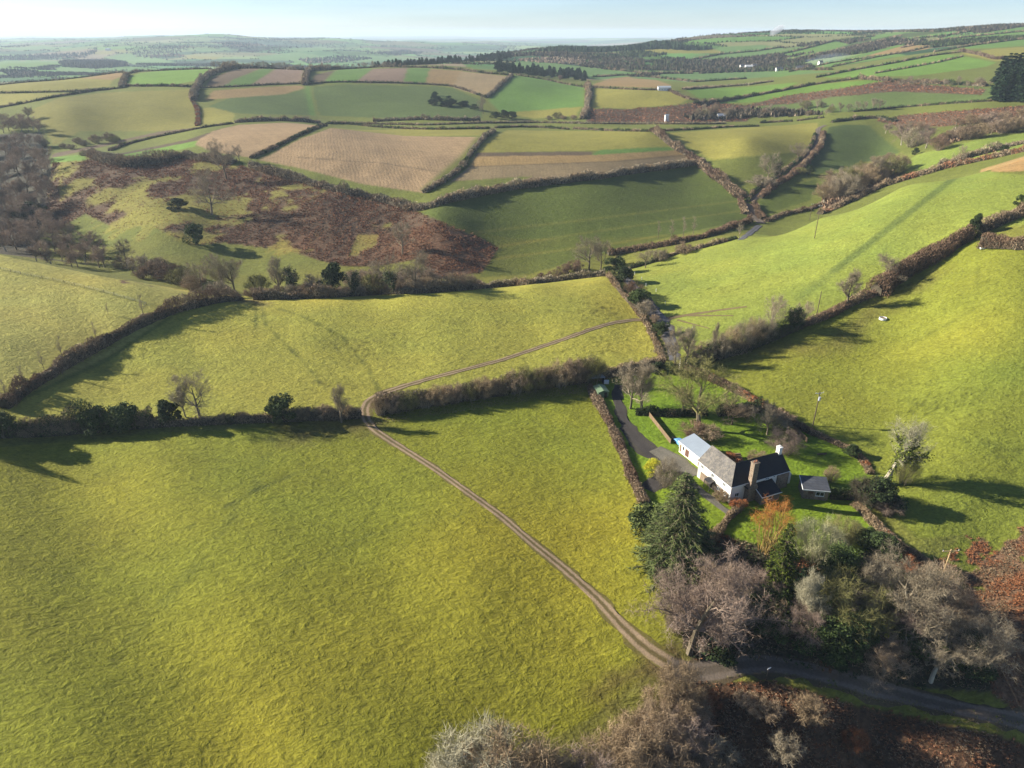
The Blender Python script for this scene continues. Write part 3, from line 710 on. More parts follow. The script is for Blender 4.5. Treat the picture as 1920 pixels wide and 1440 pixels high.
r_ = np.random.default_rng(8); ic = np.array([p_ for p_, l, rr in nd if l <= 1 and p_[2] < 9]); ic = ic[r_.integers(0, len(ic), 2600)] + r_.normal(size=(2600, 3)) * .42
proto('ivied', t, np.concatenate([b_, w_]), bark_pale, tw_pale, [('ivy', leaves(r_, ic, .34, .30), ivy_m)])
t, b_, w_, nd = grow_tree(91, H=12, kids=(8, 6, 5), spread=.85, vase=.8, twig=(.5, .022), ntw=2)
ic = np.array([p_ for p_, l, rr in nd if l <= 1]); ic = ic[r_.integers(0, len(ic), 2200)] + r_.normal(size=(2200, 3)) * .55
proto('ivied', t, np.concatenate([b_, w_]), bark, tw_grey, [('ivy', leaves(r_, ic, .42, .38), lf_dark)])
s_, w_ = shrub(55, 9, 6.8, 60, 6000, .7, .02, .05); w_ = w_[w_[:, 0, 2] > 4.2]; proto('willow', s_, w_, veg('willow_bark', (132,116,70), (176,146,84), .55), tw_orange)

def h_of(p, hpx):                # world height of something hpx photo pixels tall standing at p
    dep = math.atan2(ZC - p[2], p[1]); ph = dep - P
    return hpx * p[1] / (F * math.cos(dep) ** 2 / math.cos(ph) ** 2)
CATS = dict(oak='tree', ash='tree', sapling='tree', copse='tree', fan='shrub', scrub='shrub', bush='shrub', ever='shrub', laurel='shrub', spruce='conifer', fir='conifer', plantation='conifer', ivied='tree', willow='tree')
NAMES = dict(oak='bare_tree', ash='bare_tree', sapling='bare_sapling', copse='bare_tree', fan='bare_shrub', scrub='bare_shrub', bush='bare_shrub', ever='evergreen_shrub', laurel='evergreen_shrub', spruce='spruce_tree', fir='fir_tree', plantation='conifer_tree', ivied='ivy_clad_tree', willow='willow_tree')
def plant(kind, u, v, hpx, label, group=None, var=None, wide=1.0, rz=None, whole=None, ymin=0, ymax=3e4, name=None, cat=None, mat=None):
    p = ray(u, v, ymin, ymax); H = h_of(p, hpx * (1.14 if kind in ('oak', 'ash', 'sapling') else 1.0))
    prs = PROTO[kind]; pr = prs[(var if var is not None else random.randrange(len(prs))) % len(prs)]
    s = H / pr['H']; rz = random.uniform(0, 6.28) if rz is None else rz
    if whole is None: whole = hpx < 46
    p = p - np.array([0, 0, .06 * H / 4])
    if whole:
        o = bpy.data.objects.new(name or NAMES[kind], one_mesh(kind, pr)); COL.objects.link(o)
        if mat is not None: o.material_slots[1].link = 'OBJECT'; o.material_slots[1].material = mat
    else:
        o = bpy.data.objects.new(name or NAMES[kind], None); COL.objects.link(o); o.empty_display_size = .5
        for pn, me in [('trunk', pr['trunk']), ('crown', pr['crown'])] + pr['extra']:
            if pn == 'trunk' and kind in ('fan', 'bush', 'scrub', 'willow'): pn = 'stems'
            if pn == 'crown' and kind in ('fan', 'bush', 'scrub', 'willow'): pn = 'twigs'
            if pn == 'crown' and kind in ('ever', 'laurel'): pn = 'foliage'
            c = bpy.data.objects.new(pn, me); COL.objects.link(c); c.parent = o
            if mat is not None and pn in ('crown', 'twigs', 'foliage'): c.material_slots[0].link = 'OBJECT'; c.material_slots[0].material = mat
    o.location = p; o.rotation_euler = (0, 0, rz); o.scale = (s * wide, s * wide, s)
    o['label'] = label; o['category'] = cat or CATS[kind]
    if group: o['group'] = group
    return o

HL = []
def hedge(label, pts, hp, wp=None, mats=(tw_brown,), mix=None, ymin=0, ymax=3e4, dens=1.0, hvar=.42, upright=.8, name='hedge', cat='hedge', group=None, leafm=None, seed=None, minL=0, sub=1.0, wob=.0):
    """a hedge along a photo polyline: twigs (and leaves) over a dark filler core, one mesh"""
    seed = len(HL) + 50 if seed is None else seed; HL.append(label); r = np.random.default_rng(seed)
    P3 = pathpx(pts, ymin, ymax, 12); Ym = P3[:, 1].mean(); px = px_per_m(P3[len(P3) // 2])
    hp = hp * (.62 if Ym > 380 else .76); wp = wp * .78 if wp else None
    h = h_of(P3[len(P3) // 2], hp); wd = (wp / px) if wp else h * 1.0
    Q3 = smooth_path(P3, max(.7, .004 * Ym), 3)
    dl = np.hypot(*(Q3[1:, :2] - Q3[:-1, :2]).T); S_ = np.concatenate([[0], np.cumsum(dl)]); LEN = S_[-1]
    pix = 1.875 / px                                   # metres per render pixel
    L = max(.55, 2.6 * pix, minL) * sub; W = max(.07, .55 * pix) * sub
    n = int(min(dens * LEN * (2 * h + wd) / (L * W * .5) * 1.0, 90000))
    t = r.random(n) * LEN; k = np.clip(np.searchsorted(S_, t) - 1, 0, len(Q3) - 2); f = ((t - S_[k]) / np.maximum(dl[k], 1e-6))[:, None]
    base = Q3[k] * (1 - f) + Q3[k + 1] * f; tg = unit((Q3[k + 1] - Q3[k]) * np.array([1, 1, 0])); nr = np.stack([-tg[:, 1], tg[:, 0], tg[:, 2] * 0], 1)
    hh = h * (1 + 1.6 * np.maximum(0, vnoise(t / (2.0 * h + 1), t * 0 + 7, seed + 17) - .45) + hvar * vnoise(t / (1.6 * h + 1), t * 0, seed) + hvar * .6 * vnoise(t / (.5 * h + .5), t * 0, seed + 9)); ww = wd * (1 + .40 * vnoise(t / (1.3 * wd + 1), t * 0, seed + 4))
    th = r.uniform(0, math.pi, n); rr = np.sqrt(r.uniform(.25, 1.0, n))
    off = np.cos(th) * rr * ww * .5 + wob * wd * vnoise(t / (2.5 * wd), t * 0, seed + 2); zz = np.sin(th) ** .75 * rr * hh
    d = unit(np.array([0, 0, 1.]) * upright + nr * (np.cos(th) * .5)[:, None] + r.normal(size=(n, 3)) * .5)
    LLn = L * r.uniform(.6, 1.4, n); c = base + nr * off[:, None]; c[:, 2] += zz; c = c - d * (LLn * .6)[:, None]
    gz = ground(c[:, 0], c[:, 1]); c[:, 2] = np.maximum(c[:, 2], gz - .05)
    mix_ = mix or [1.0 / len(mats)] * len(mats); cum = np.cumsum(mix_)
    lump = .5 + .5 * vnoise(t / (2.2 * h + 1), t * 0 + 3.3, seed + 31); pick = np.clip(lump * .8 + r.random(n) * .2, 0, .9999)
    mi = np.searchsorted(cum, pick * cum[-1])
    T = blades(r, c, d, LLn, W)
    parts = [(T[mi == j], j) for j in range(len(mats))]
    if leafm is not None:
        nl = int(n * .5); ii = r.integers(0, n, nl); parts.append((leaves(r, c[ii] + d[ii] * L * .5, L * .55, L * .5), len(mats)))
    # filler core: the hedge's inner shade put into a dark colour
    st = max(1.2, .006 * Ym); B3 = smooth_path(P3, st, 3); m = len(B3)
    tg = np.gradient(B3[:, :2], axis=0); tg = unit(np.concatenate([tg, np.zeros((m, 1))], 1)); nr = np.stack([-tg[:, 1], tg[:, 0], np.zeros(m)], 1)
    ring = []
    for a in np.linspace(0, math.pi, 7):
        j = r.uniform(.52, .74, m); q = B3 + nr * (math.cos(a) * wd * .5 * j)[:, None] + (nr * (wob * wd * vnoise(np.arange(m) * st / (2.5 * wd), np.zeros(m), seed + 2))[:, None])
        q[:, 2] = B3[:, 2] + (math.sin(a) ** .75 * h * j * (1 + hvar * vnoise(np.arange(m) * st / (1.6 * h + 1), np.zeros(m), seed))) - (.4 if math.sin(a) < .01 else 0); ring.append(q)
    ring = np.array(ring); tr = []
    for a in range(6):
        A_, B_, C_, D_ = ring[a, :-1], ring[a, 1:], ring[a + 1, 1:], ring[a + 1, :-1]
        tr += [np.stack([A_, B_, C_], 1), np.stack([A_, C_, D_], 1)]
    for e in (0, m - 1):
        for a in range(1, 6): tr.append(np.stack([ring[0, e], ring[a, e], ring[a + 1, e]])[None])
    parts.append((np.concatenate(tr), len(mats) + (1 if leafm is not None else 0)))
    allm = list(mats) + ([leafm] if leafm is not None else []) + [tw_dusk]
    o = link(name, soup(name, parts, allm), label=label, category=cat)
    if group: o['group'] = group
    return o
# ------------------------------------------------------------------ hedges, near
hedge('low brown flat topped hedge dividing the pale left field from the middle field', [(6,765),(60,727),(130,683),(200,645),(270,608),(330,583),(400,568),(452,562)], 26, 34, (tw_red, tw_brown), (.6, .4), 0, 330, 1.3)
hedge('hedge along the brow of the middle field from the bare gateway to the ivied trees', [(478,562),(560,560),(640,556),(720,552),(800,549),(880,543)], 20, 26, (tw_brown, tw_grey), None, 0, 330, 1.1, .35)
hedge('thin scrubby hedge on the brow below the large dark bracken patch', [(880,543),(960,537),(1040,528),(1100,518),(1135,512)], 18, 22, (tw_grey, tw_brown), None, 0, 330, .9, .3)
hedge('tall mixed hedge with dark holly, left edge of the foreground field', [(-120,826),(-20,820),(100,814),(200,806),(290,799)], 40, 34, (lf_dark, tw_brown, lf_ever, tw_grey, lf_dark), (.3, .2, .2, .1, .2), 0, 300, 1.1, .3, leafm=lf_ever)
hedge('bare gappy hedge under the lone tree beside the foreground field', [(290,799),(370,795),(440,792),(510,789)], 20, 26, (tw_brown, lf_dark, tw_grey), (.5, .25, .25), 0, 300, 1.0, .4)
hedge('thick brown hedge ending at the bend of the farm track', [(510,789),(580,786),(640,784),(678,782)], 32, 30, (tw_brown, tw_grey), None, 0, 300, 1.1, .25)
hedge('tall bushy bare hedge starting inside the bend of the track', [(706,776),(760,766),(820,756),(880,747),(940,738)], 42, 36, (tw_brown, tw_grey, tw_olive), (.5, .35, .15), 0, 300, 1.2, .22, upright=1.0)
hedge('tallest bare hedge, a rounded brown row above the garden sheds', [(940,738),(1000,728),(1060,719),(1112,711)], 52, 38, (tw_brown, tw_olive, tw_grey), (.5, .25, .25), 0, 300, 1.2, .2, upright=1.0)
hedge('low dark hedge behind the driveway between the sheds and the crossroads trees', [(1118,712),(1160,700),(1205,690),(1245,684)], 20, 26, (tw_brown, lf_dark), (.6, .4), 0, 300, 1.1)
hedge('clipped square brown hedge curving down beside the driveway', [(1106,728),(1130,770),(1155,820),(1172,862),(1188,905),(1208,945)], 13, 27, (tw_red, tw_brown, fern_gd), (.4, .4, .2), 0, 260, 2.0, .12, upright=.4)
hedge('low thin hedge bank along the road side of the crossing', [(1140,516),(1165,550),(1195,585),(1215,612),(1232,650),(1242,676)], 10, 16, (fern_gd, tw_brown), (.7, .3), 0, 330, 1.2)
hedge('bramble bank with stones along the top of the garden', [(1275,690),(1320,706),(1370,728),(1420,757),(1470,786),(1520,812)], 15, 26, (tw_red, tw_brown, fern), (.4, .3, .3), 0, 260, 1.4, .35)
hedge('low earth bank turning round the far corner of the garden', [(1520,812),(1560,828),(1595,845),(1620,866),(1632,890)], 10, 22, (fern_gd, tw_brown, fern), (.4, .3, .3), 0, 260, 1.4, .3)
hedge('old bank topped with dead stems running down from the dark hollow thicket', [(1604,946),(1625,972),(1660,1003),(1690,1026),(1720,1048),(1742,1070)], 13, 26, (fern_gd, tw_brown, fern), (.5, .3, .2), 0, 240, 1.5, .3)
hedge('dark hedge below the coppiced willows and the ivied tree', [(1285,685),(1330,677),(1400,655),(1450,636),(1500,613)], 28, 32, (tw_brown, lf_dark, tw_grey), (.4, .4, .2), 0, 330, 1.1, .3)
hedge('narrow trimmed hedge between the bright hill field and the big right field', [(1500,613),(1545,597),(1590,574),(1640,551)], 16, 22, (tw_red, tw_brown), None, 0, 330, 1.3, .15)
hedge('dense tall russet hedge climbing to the ivy bush on the right', [(1640,553),(1680,526),(1730,496),(1780,466),(1815,448)], 40, 46, (tw_red, tw_brown), (.75, .25), 0, 330, 1.4, .15, upright=1.1)
hedge('wide russet thicket at the top corner of the big right field', [(1838,462),(1880,462),(1930,466),(2000,470)], 34, 50, (tw_red, tw_brown), (.7, .3), 0, 330, 1.2, .25, upright=1.0)
hedge('brown bushy hedge rising along the right edge above the russet thicket', [(1835,436),(1875,420),(1920,398),(1980,370)], 26, 34, (tw_brown, tw_red), None, 0, 330, 1.1, .35)
hedge('clipped dark yew hedge across the upper garden', [(1192,776),(1230,778),(1275,779),(1325,776)], 14, 22, (lf_dark, tw_brown), (.7, .3), 0, 260, 1.5, .15, upright=.3, leafm=lf_dark)
hedge('dark evergreen shrub row behind the apple trees', [(1345,778),(1380,774),(1425,770)], 22, 26, (lf_dark, tw_grey, lf_dark), (.5, .2, .3), 0, 260, 1.3, .3, leafm=lf_dark)
hedge('low hedge in front of the farmhouse gable', [(1388,952),(1368,970),(1345,1000),(1325,1025)], 15, 22, (fern_gd, tw_brown, lf_dark), (.4, .3, .3), 0, 230, 1.4, .25)
hedge('small dark hedge joining the stone outbuilding to the hollow thicket', [(1556,934),(1580,936),(1606,936)], 16, 16, (lf_dark, lf_ever), None, 0, 230, 1.3, .2, leafm=lf_ever)
for i in range(15):
    t_ = i / 14; u = 716 + t_ * 386 + random.uniform(-6, 6); plant('scrub' if i % 3 else 'fan', u, 775 - t_ * 62 + 2, (42 if u < 935 else 56) * random.uniform(.86, 1.12), 'one of the rounded bare bushes crowding the tall hedge inside the track bend', 'bushes of the tall hedge', i, 1.0, whole=True, mat=(tw_tan, tw_brown, tw_olive, tw_tan)[i % 4])
for i, (u, v, h) in enumerate([(60,816,38),(100,813,36),(140,810,34),(272,800,28),(420,793,22),(455,791,22),(570,786,28),(610,785,30),(650,783,28)]):
    plant('scrub', u, v, h, 'one of the bare brown bushes growing through the hedge along the foreground field', 'bushes of the foreground hedge', i, 1.1, whole=True, mat=(tw_tan, tw_brown)[i % 2])
# ------------------------------------------------------------------ hedges, middle distance
hedge('rusty trimmed hedge leading to the lane junction beyond the bright hill field', [(1140,478),(1200,468),(1260,459),(1320,446),(1380,424),(1408,416)], 17, 22, (tw_red, tw_brown), (.8, .2), 380, 640, 1.2, .2)
hedge('tall brown hedge between the ploughed field and the dark sloping field', [(776,394),(810,388),(850,376),(900,365),(960,354),(1030,345),(1100,337),(1180,325),(1260,314),(1322,305)], 22, 26, (tw_brown, tw_grey, fern_gd), (.4, .3, .3), 420, 640, 1.2, .25)
hedge('scrubby hedge on the top of the bracken bank below the ploughed field', [(470,312),(530,330),(600,350),(660,364),(720,378),(776,393)], 20, 28, (tw_brown, tw_grey), None, 430, 700, 1.1, .3)
hedge('thicket of bare blackthorn along the top of the bracken bank, left half', [(165,290),(205,305),(245,312),(300,305),(345,294),(390,300),(440,306)], 24, 36, (tw_grey, tw_brown), None, 430, 720, 1.1, .35)
hedge('dark trimmed hedge between the two ploughed fields', [(470,297),(510,280),(550,259),(580,246),(612,233)], 9, 11, (lf_dark, tw_brown), None, 500, 800, 1.2, .15)
hedge('hedge dividing the ploughed field from the yellow pasture', [(795,362),(830,342),(865,316),(885,285),(905,262),(925,246)], 12, 16, (tw_brown, tw_grey, lf_dark), None, 470, 800, 1.2, .25)
hedge('brown hedge running down from the lane to the dark sloping field', [(1225,246),(1262,276),(1300,298),(1335,328),(1365,350),(1390,372)], 16, 26, (tw_brown, tw_red), None, 430, 760, 1.2, .25)
hedge('russet hedge on the right of the sunken lane', [(1543,250),(1538,275),(1512,305),(1480,333),(1450,350),(1425,372)], 12, 17, (tw_red, tw_brown), (.7, .3), 420, 760, 1.3, .2)
hedge('hedge on the left of the sunken lane under the ivied trees', [(1528,252),(1522,272),(1500,298),(1468,322),(1440,342),(1412,360),(1402,378)], 8, 10, (tw_brown, lf_dark), None, 420, 760, 1.2, .3)
hedge('short russet hedge left of the lane junction', [(1388,374),(1392,388),(1398,402)], 13, 16, (tw_red, tw_brown), None, 400, 640, 1.2, .15)
hedge('short russet hedge right of the lane junction', [(1414,384),(1420,398),(1430,412)], 14, 20, (tw_red, tw_brown), (.8, .2), 380, 640, 1.2, .15)
hedge('low hedge from the lane junction up to the roadside power poles', [(1436,416),(1470,402),(1510,396),(1540,385)], 10, 14, (tw_brown, tw_red), None, 330, 600, 1.1, .3)
hedge('bracken covered bank along the top of the bright hill field', [(1536,402),(1590,380),(1650,352),(1700,336),(1760,318),(1830,303),(1930,282)], 14, 22, (fern_bank, tw_brown, fern_gd), (.4, .4, .2), 280, 600, 1.2, .35)
hedge('bushy hedge behind the tan field at the right edge', [(1760,310),(1800,300),(1850,286),(1900,272),(1960,262)], 16, 24, (tw_brown, tw_grey), None, 330, 640, 1.0, .45)
hedge('patchy scrub line along the lower lane left of the junction', [(1180,505),(1225,492),(1270,476),(1330,462),(1380,448)], 10, 16, (tw_brown, lf_dark), None, 300, 560, 1.0, .5)
# ridge-lane hedges
hedge('dark clipped lane hedge above the yellow strip, left length', [(612,232),(650,232),(700,238),(760,242),(820,243),(918,241)], 6, 8, (tw_brown, lf_dark), None, 600, 900, 1.1, .15)
hedge('dark clipped lane hedge above the yellow strip, middle length', [(928,240),(965,238),(1010,239),(1066,243)], 6, 8, (tw_brown, lf_dark), None, 600, 900, 1.1, .15)
hedge('dark clipped lane hedge above the yellow strip, right length past the gateway', [(1076,242),(1130,245),(1215,247)], 7, 8, (tw_brown, lf_dark), None, 600, 900, 1.1, .15)
hedge('lane hedge above the round yellow field', [(1225,246),(1300,243),(1360,239),(1422,237)], 6, 7, (tw_brown, lf_dark), None, 560, 900, 1.1, .15)
hedge('further lane hedge running the width of the ridge', [(620,230),(700,233),(800,235),(900,231),(1000,230),(1100,232),(1200,233),(1300,233),(1360,232)], 5, 7, (tw_brown, tw_grey), None, 640, 1000, 1.1, .35)
hedge('short lane hedge left of the roadside gate', [(1425,231),(1455,229),(1486,228)], 6, 8, (tw_brown, lf_dark), None, 560, 900, 1.1, .15)
hedge('short lane hedge right of the roadside gate', [(1494,227),(1520,224),(1545,221)], 6, 8, (tw_brown, lf_dark), None, 540, 900, 1.1, .15)
hedge('dark hedge at the top of the shaded triangular field', [(1560,230),(1585,226),(1620,222),(1650,222),(1680,228)], 9, 12, (tw_brown, lf_dark), None, 500, 900, 1.1, .3)
hedge('trimmed hedge beside the strip fields left of the tan field', [(205,283),(240,270),(290,258),(340,248),(390,238),(437,232)], 6, 8, (lf_dark, tw_brown), None, 540, 900, 1.2, .15)
hedge('grey bare hedge with small trees above the tan field', [(440,230),(470,228),(510,226),(550,227),(600,230)], 13, 14, (tw_grey, tw_brown), None, 580, 900, 1.1, .45)
hedge('scrub row of grey willow along the far side of the ridge lane', [(700,228),(740,226),(790,224),(850,226),(900,226)], 12, 16, (tw_grey, tw_brown), None, 640, 1000, 1.0, .5)
# far hill hedges
hedge('thick tree hedge climbing between the pale pasture and the strip fields', [(362,190),(364,175),(370,162),(382,150),(400,138),(430,130),(470,125)], 15, 16, (tw_grey, tw_brown), None, 760, 1400, 1.1, .35)
hedge('narrow brown hedge below the thick tree hedge on the far hill', [(371,236),(372,220),(370,205),(362,192)], 7, 10, (tw_brown, fern), None, 700, 1200, 1.1, .3)
hedge('dark hedge under the bright green far field', [(234,162),(280,162),(330,162),(364,164)], 9, 9, (tw_brown, lf_dark), None, 800, 1400, 1.1, .4)
hedge('hedge along the brow above the bright green far field', [(236,140),(262,134),(320,129),(396,125)], 4, 6, (tw_brown, lf_dark), None, 900, 1600, 1.1, .3)
hedge('tree hedge at the left end of the bright green far field', [(228,165),(232,152),(238,141)], 14, 14, (tw_brown, tw_grey), None, 820, 1500, 1.1, .3)
hedge('long hedge curving above the convex pasture', [(-40,208),(0,202),(50,193),(110,181),(170,171),(232,165)], 6, 8, (tw_brown, lf_dark), None, 760, 1500, 1.1, .4)
hedge('hedge between the two yellow far fields at the left edge', [(-40,176),(0,175),(60,174),(130,172),(190,168)], 4, 6, (tw_brown, lf_dark), None, 820, 1600, 1.1, .3)
hedge('brow hedge of the yellow far field at the left edge', [(-40,160),(0,158),(60,152),(130,146),(190,139),(232,136)], 4, 6, (tw_brown, lf_dark), None, 900, 1700, 1.1, .4)
hedge('hedge under the left group of strip fields', [(372,165),(430,163),(500,159),(565,157)], 4, 6, (tw_brown, lf_dark), None, 850, 1500, 1.1, .2)
hedge('hedge under the right group of strip fields', [(576,157),(640,154),(720,155),(800,158),(850,162),(880,172),(912,184)], 5, 6, (tw_brown, lf_dark), None, 820, 1500, 1.1, .2)
hedge('hedge with trees along the brow of the left strip fields', [(470,126),(520,125),(570,124)], 8, 8, (tw_grey, tw_brown), None, 950, 1600, 1.1, .5)
hedge('tree hedge between the two groups of strip fields', [(572,160),(573,145),(580,133),(600,128),(640,127)], 13, 13, (tw_grey, tw_brown), None, 900, 1600, 1.1, .35)
hedge('brow hedge of the right strip fields', [(640,127),(720,126),(800,127),(860,131),(910,138),(958,141)], 6, 7, (tw_brown, lf_dark), None, 930, 1600, 1.1, .35)
hedge('hedge between the corduroy strip fields and the emerald field', [(912,183),(928,170),(945,155),(960,142)], 9, 9, (tw_brown, tw_grey), None, 800, 1500, 1.1, .3)
hedge('brow hedge of the emerald field', [(968,141),(1020,149),(1060,158),(1096,164)], 3, 5, (tw_brown, lf_dark), None, 850, 1500, 1.1, .2)
hedge('thick bare hedge on the right side of the emerald field', [(1102,160),(1104,180),(1100,205),(1092,224)], 14, 15, (tw_brown, tw_grey), None, 740, 1400, 1.1, .3)
hedge('dark hedge behind the white field barn', [(1112,164),(1160,167),(1210,169),(1236,169)], 5, 6, (tw_brown, lf_dark), None, 820, 1400, 1.1, .2)
hedge('brown hedge dropping to the right of the white field barn', [(1250,168),(1270,178),(1295,188),(1310,190)], 7, 9, (tw_brown, tw_red), None, 780, 1400, 1.1, .3)
hedge('dark hedge with bushes below the long lime green field', [(1300,195),(1350,190),(1400,182),(1460,172),(1530,158),(1612,148)], 8, 9, (tw_brown, lf_dark), None, 760, 1500, 1.1, .35)
hedge('brown scrub hedge above the bracken hillside on the right', [(1612,148),(1660,152),(1720,156),(1780,158),(1850,162)], 12, 14, (tw_brown, tw_red, lf_dark), None, 660, 1400, 1.1, .35)
hedge('dark hedge across the foot of the bracken hillside on the right', [(1600,210),(1660,204),(1720,199),(1790,194),(1860,190),(1960,186)], 6, 8, (tw_brown, lf_dark), None, 560, 1000, 1.1, .3)
hedge('brown hedge along the lower edge of the village pastures', [(1280,168),(1340,164),(1400,160),(1450,153)], 6, 8, (tw_brown, tw_grey), None, 860, 1500, 1.0, .4)
hedge('thin hedge across the lime green fields on the right hillside', [(1640,138),(1700,128),(1760,117),(1806,106)], 3, 4, (tw_brown, lf_dark), None, 950, 1700, 1.1, .4)
hedge('dark brow hedge behind the lime green fields', [(1530,146),(1600,132),(1680,118),(1740,106),(1800,98)], 5, 6, (lf_dark, tw_brown), None, 1000, 1800, 1.1, .5)
hedge('brown hedge from the brow down to the dark conifer stand', [(1800,96),(1840,104),(1866,112),(1890,110)], 9, 9, (tw_brown, tw_red), None, 900, 1700, 1.1, .3)
fh = 'thin dark hedge between the strip shaped fields on the far right ridge'
for ln in [[(1440,108),(1500,94),(1560,78),(1640,68)],[(1455,118),(1540,100),(1610,86),(1690,68)],[(1560,126),(1640,108),(1700,98),(1760,84)],[(1690,90),(1760,76),(1830,68),(1930,58)],[(1620,84),(1700,74),(1780,66),(1850,54),(1930,48)],[(1750,98),(1820,86),(1880,78),(1930,72)],[(1480,135),(1560,118),(1640,106)],[(1300,112),(1350,102),(1420,96),(1470,88)],[(1600,62),(1680,60),(1760,60),(1840,52)]]:
    hedge(fh, ln, 4, 5, (lf_dark, tw_brown), None, 1000, 3000, .9, .5, group='hedges on the far right ridge')
for lb, ln in [('thin hedge along the top of the far green field behind the conifer wood', [(990,112),(1060,118),(1140,130),(1210,138),(1300,138)]),('thin hedge below the village, above the long green field', [(1180,143),(1260,137),(1350,133),(1440,132),(1560,131)]),('dark scrubby hedge above the tan field behind the white barn', [(1110,145),(1170,141),(1230,146),(1300,154),(1400,148)])]:
    hedge(lb, ln, 5, 7, (tw_brown, lf_dark), None, 1000, 2600, 1.0, .5)

# ------------------------------------------------------------------ trees along the near hedges
for i, (u, v, h) in enumerate([(270,594,38),(182,640,34),(118,674,40),(84,696,36),(46,724,36),(14,748,34)]):
    plant('sapling', u, v, h, 'one of six thin pale saplings standing in the low brown hedge at the left', 'saplings in the left hedge', i, whole=True)
plant('sapling', 203, 590, 20, 'tiny lone sapling in the pale field below the wire fence', None, 0, whole=True)
plant('oak', 375, 782, 84, 'spreading bare tree rising from the gappy hedge, pale behind it', None, 0, .95)
plant('ash', 348, 782, 60, 'faint pale bare tree just left of the spreading hedge tree', None, 1, .8)
plant('ash', 640, 792, 62, 'small pale bare tree in the thick hedge near the track bend', None, 0, .9)
plant('ever', 530, 790, 46, 'round dark holly bush swelling out of the hedge below the middle field', None, 0, 1.25)
plant('ever', 318, 797, 48, 'dark holly beside the spreading bare hedge tree', None, 1, 1.0)
plant('ever', 236, 803, 42, 'rounded dark evergreen in the hedge left of the holly', None, 2, 1.4, whole=True)
plant('ever', 188, 806, 44, 'broad dark green bush in the middle of the left hedge', None, 0, 1.3, whole=False)
plant('ever', 8, 822, 46, 'bright dark green bush at the left end of the hedge', None, 2, 1.2)
# crossroads group
plant('oak', 1266, 684, 62, 'dense round bare tree at the head of the garden, nearest the driveway hedge', None, 2, 1.15)
plant('ash', 1288, 686, 70, 'taller thin bare tree beside the white stump at the head of the garden', None, 0, .8)
plant('bush', 1312, 678, 40, 'purplish round bush at the left end of the coppiced willows', None, 0, 1.2)
for i, (u, v, h) in enumerate([(1345,672,56),(1368,664,60),(1392,656,64),(1412,648,62),(1430,641,56)]):
    plant('fan', u, v, h, 'one of the upright grey coppiced willows in a close row above the dark hedge', 'coppiced willows in a row', 2 if i % 2 else 1, .8, mat=tw_tan if i % 2 else tw_grey)
plant('ash', 1338, 672, 64, 'forked bare snag leaning at the left end of the coppiced willows', None, 2, .45)
plant('oak', 1445, 636, 78, 'dark stemmed bare tree standing over the coppiced willows', None, 1, .9)
plant('ivied', 1484, 622, 60, 'bare tree with a dark mass of ivy next to the coppiced willows', None, 1, 1.0)
plant('oak', 1505, 614, 44, 'small bare tree right of the ivied one in the diagonal hedge', None, 3, 1.0, whole=True)
plant('ash', 1588, 577, 66, 'open fan shaped bare tree alone in the narrow trimmed hedge', None, 0, 1.1)
plant('oak', 1655, 530, 52, 'bushy bare tree at the foot of the dense russet hedge', None, 2, 1.3)
plant('ever', 1824, 444, 46, 'dark ivy column at the top corner of the big right field', None, 1, .6, whole=False)
plant('ever', 1912, 392, 30, 'small dark evergreen at the right edge above the brown hedge', None, 0, .9, whole=True)
# road-crossing shrubs
for u, v, h, k, va, lb in [(1152,514,34,'ever',0,'dark rounded evergreen at the far end of the road hedge'),(1170,528,30,'ever',1,'second dark green bush below the far end of the road hedge'),(1158,500,22,'bush',0,'low dark bush behind the evergreens at the road'),(1188,556,36,'bush',3,'reddish bush over the road between the evergreens and the puddled crossing'),(1200,574,32,'ever',2,'slim dark evergreen over the road just above the crossing'),(1207,592,32,'bush',1,'grey bush leaning over the wet crossing'),(1240,626,24,'ever',0,'small dark bush below the crossing'),(1228,604,16,'bush',2,'little russet bush at the crossing edge')]:
    plant(k, u, v, h, lb, None, va, 1.25, whole=True)
# valley and bracken bank
plant('oak', 1104, 507, 60, 'broad bare oak beside the tapering hedge at the brow corner', None, 0, 1.1)
plant('oak', 1126, 505, 50, 'second bare oak close right of the broad one', None, 1, 1.0, whole=False)
plant('oak', 1210, 502, 34, 'neat round bare tree alone in the top corner of the bright hill field', None, 2, 1.1, whole=True)
plant('bush', 1235, 490, 26, 'dark bush behind the neat round tree', None, 1, 1.3, whole=True)
plant('bush', 1282, 476, 26, 'wide pale brown bush on the lower lane', None, 0, 1.4, whole=True)
plant('ivied', 1386, 446, 32, 'dark ivied tree where the lower lane meets the hill field', None, 1, .8, whole=True)
for i, (u, v, h) in enumerate([(1234,447,30),(1258,450,36),(1281,446,36),(1299,442,34)]):
    plant('sapling', u, v, h, 'one of four slim bare trees in the rusty trimmed hedge', 'slim trees in the rusty hedge', i, whole=True, ymin=380)
plant('oak', 397, 402, 78, 'large bare oak standing in the middle of the bracken bank', None, 1, 1.05, ymin=380)
plant('oak', 425, 336, 70, 'twisted bare tree with pale flat top at the upper edge of the bracken bank', None, 3, .9, ymin=420)
plant('oak', 449, 302, 30, 'small round bare tree left of the ploughed field corner', None, 0, .9, whole=True, ymin=430)
plant('ever', 369, 458, 42, 'single egg shaped dark evergreen on the bracken bank', None, 0, .85, whole=False, ymin=360)
plant('oak', 237, 494, 46, 'dark bare tree at the foot of the bright grass slope', None, 2, .9, ymin=340)
plant('oak', 755, 478, 62, 'grey bare tree at the edge of the dark bracken patch', None, 2, .9, ymin=340)
plant('ever', 335, 392, 22, 'low gorse bush on the bracken bank left of the large oak', None, 1, 1.8, whole=True, ymin=380)
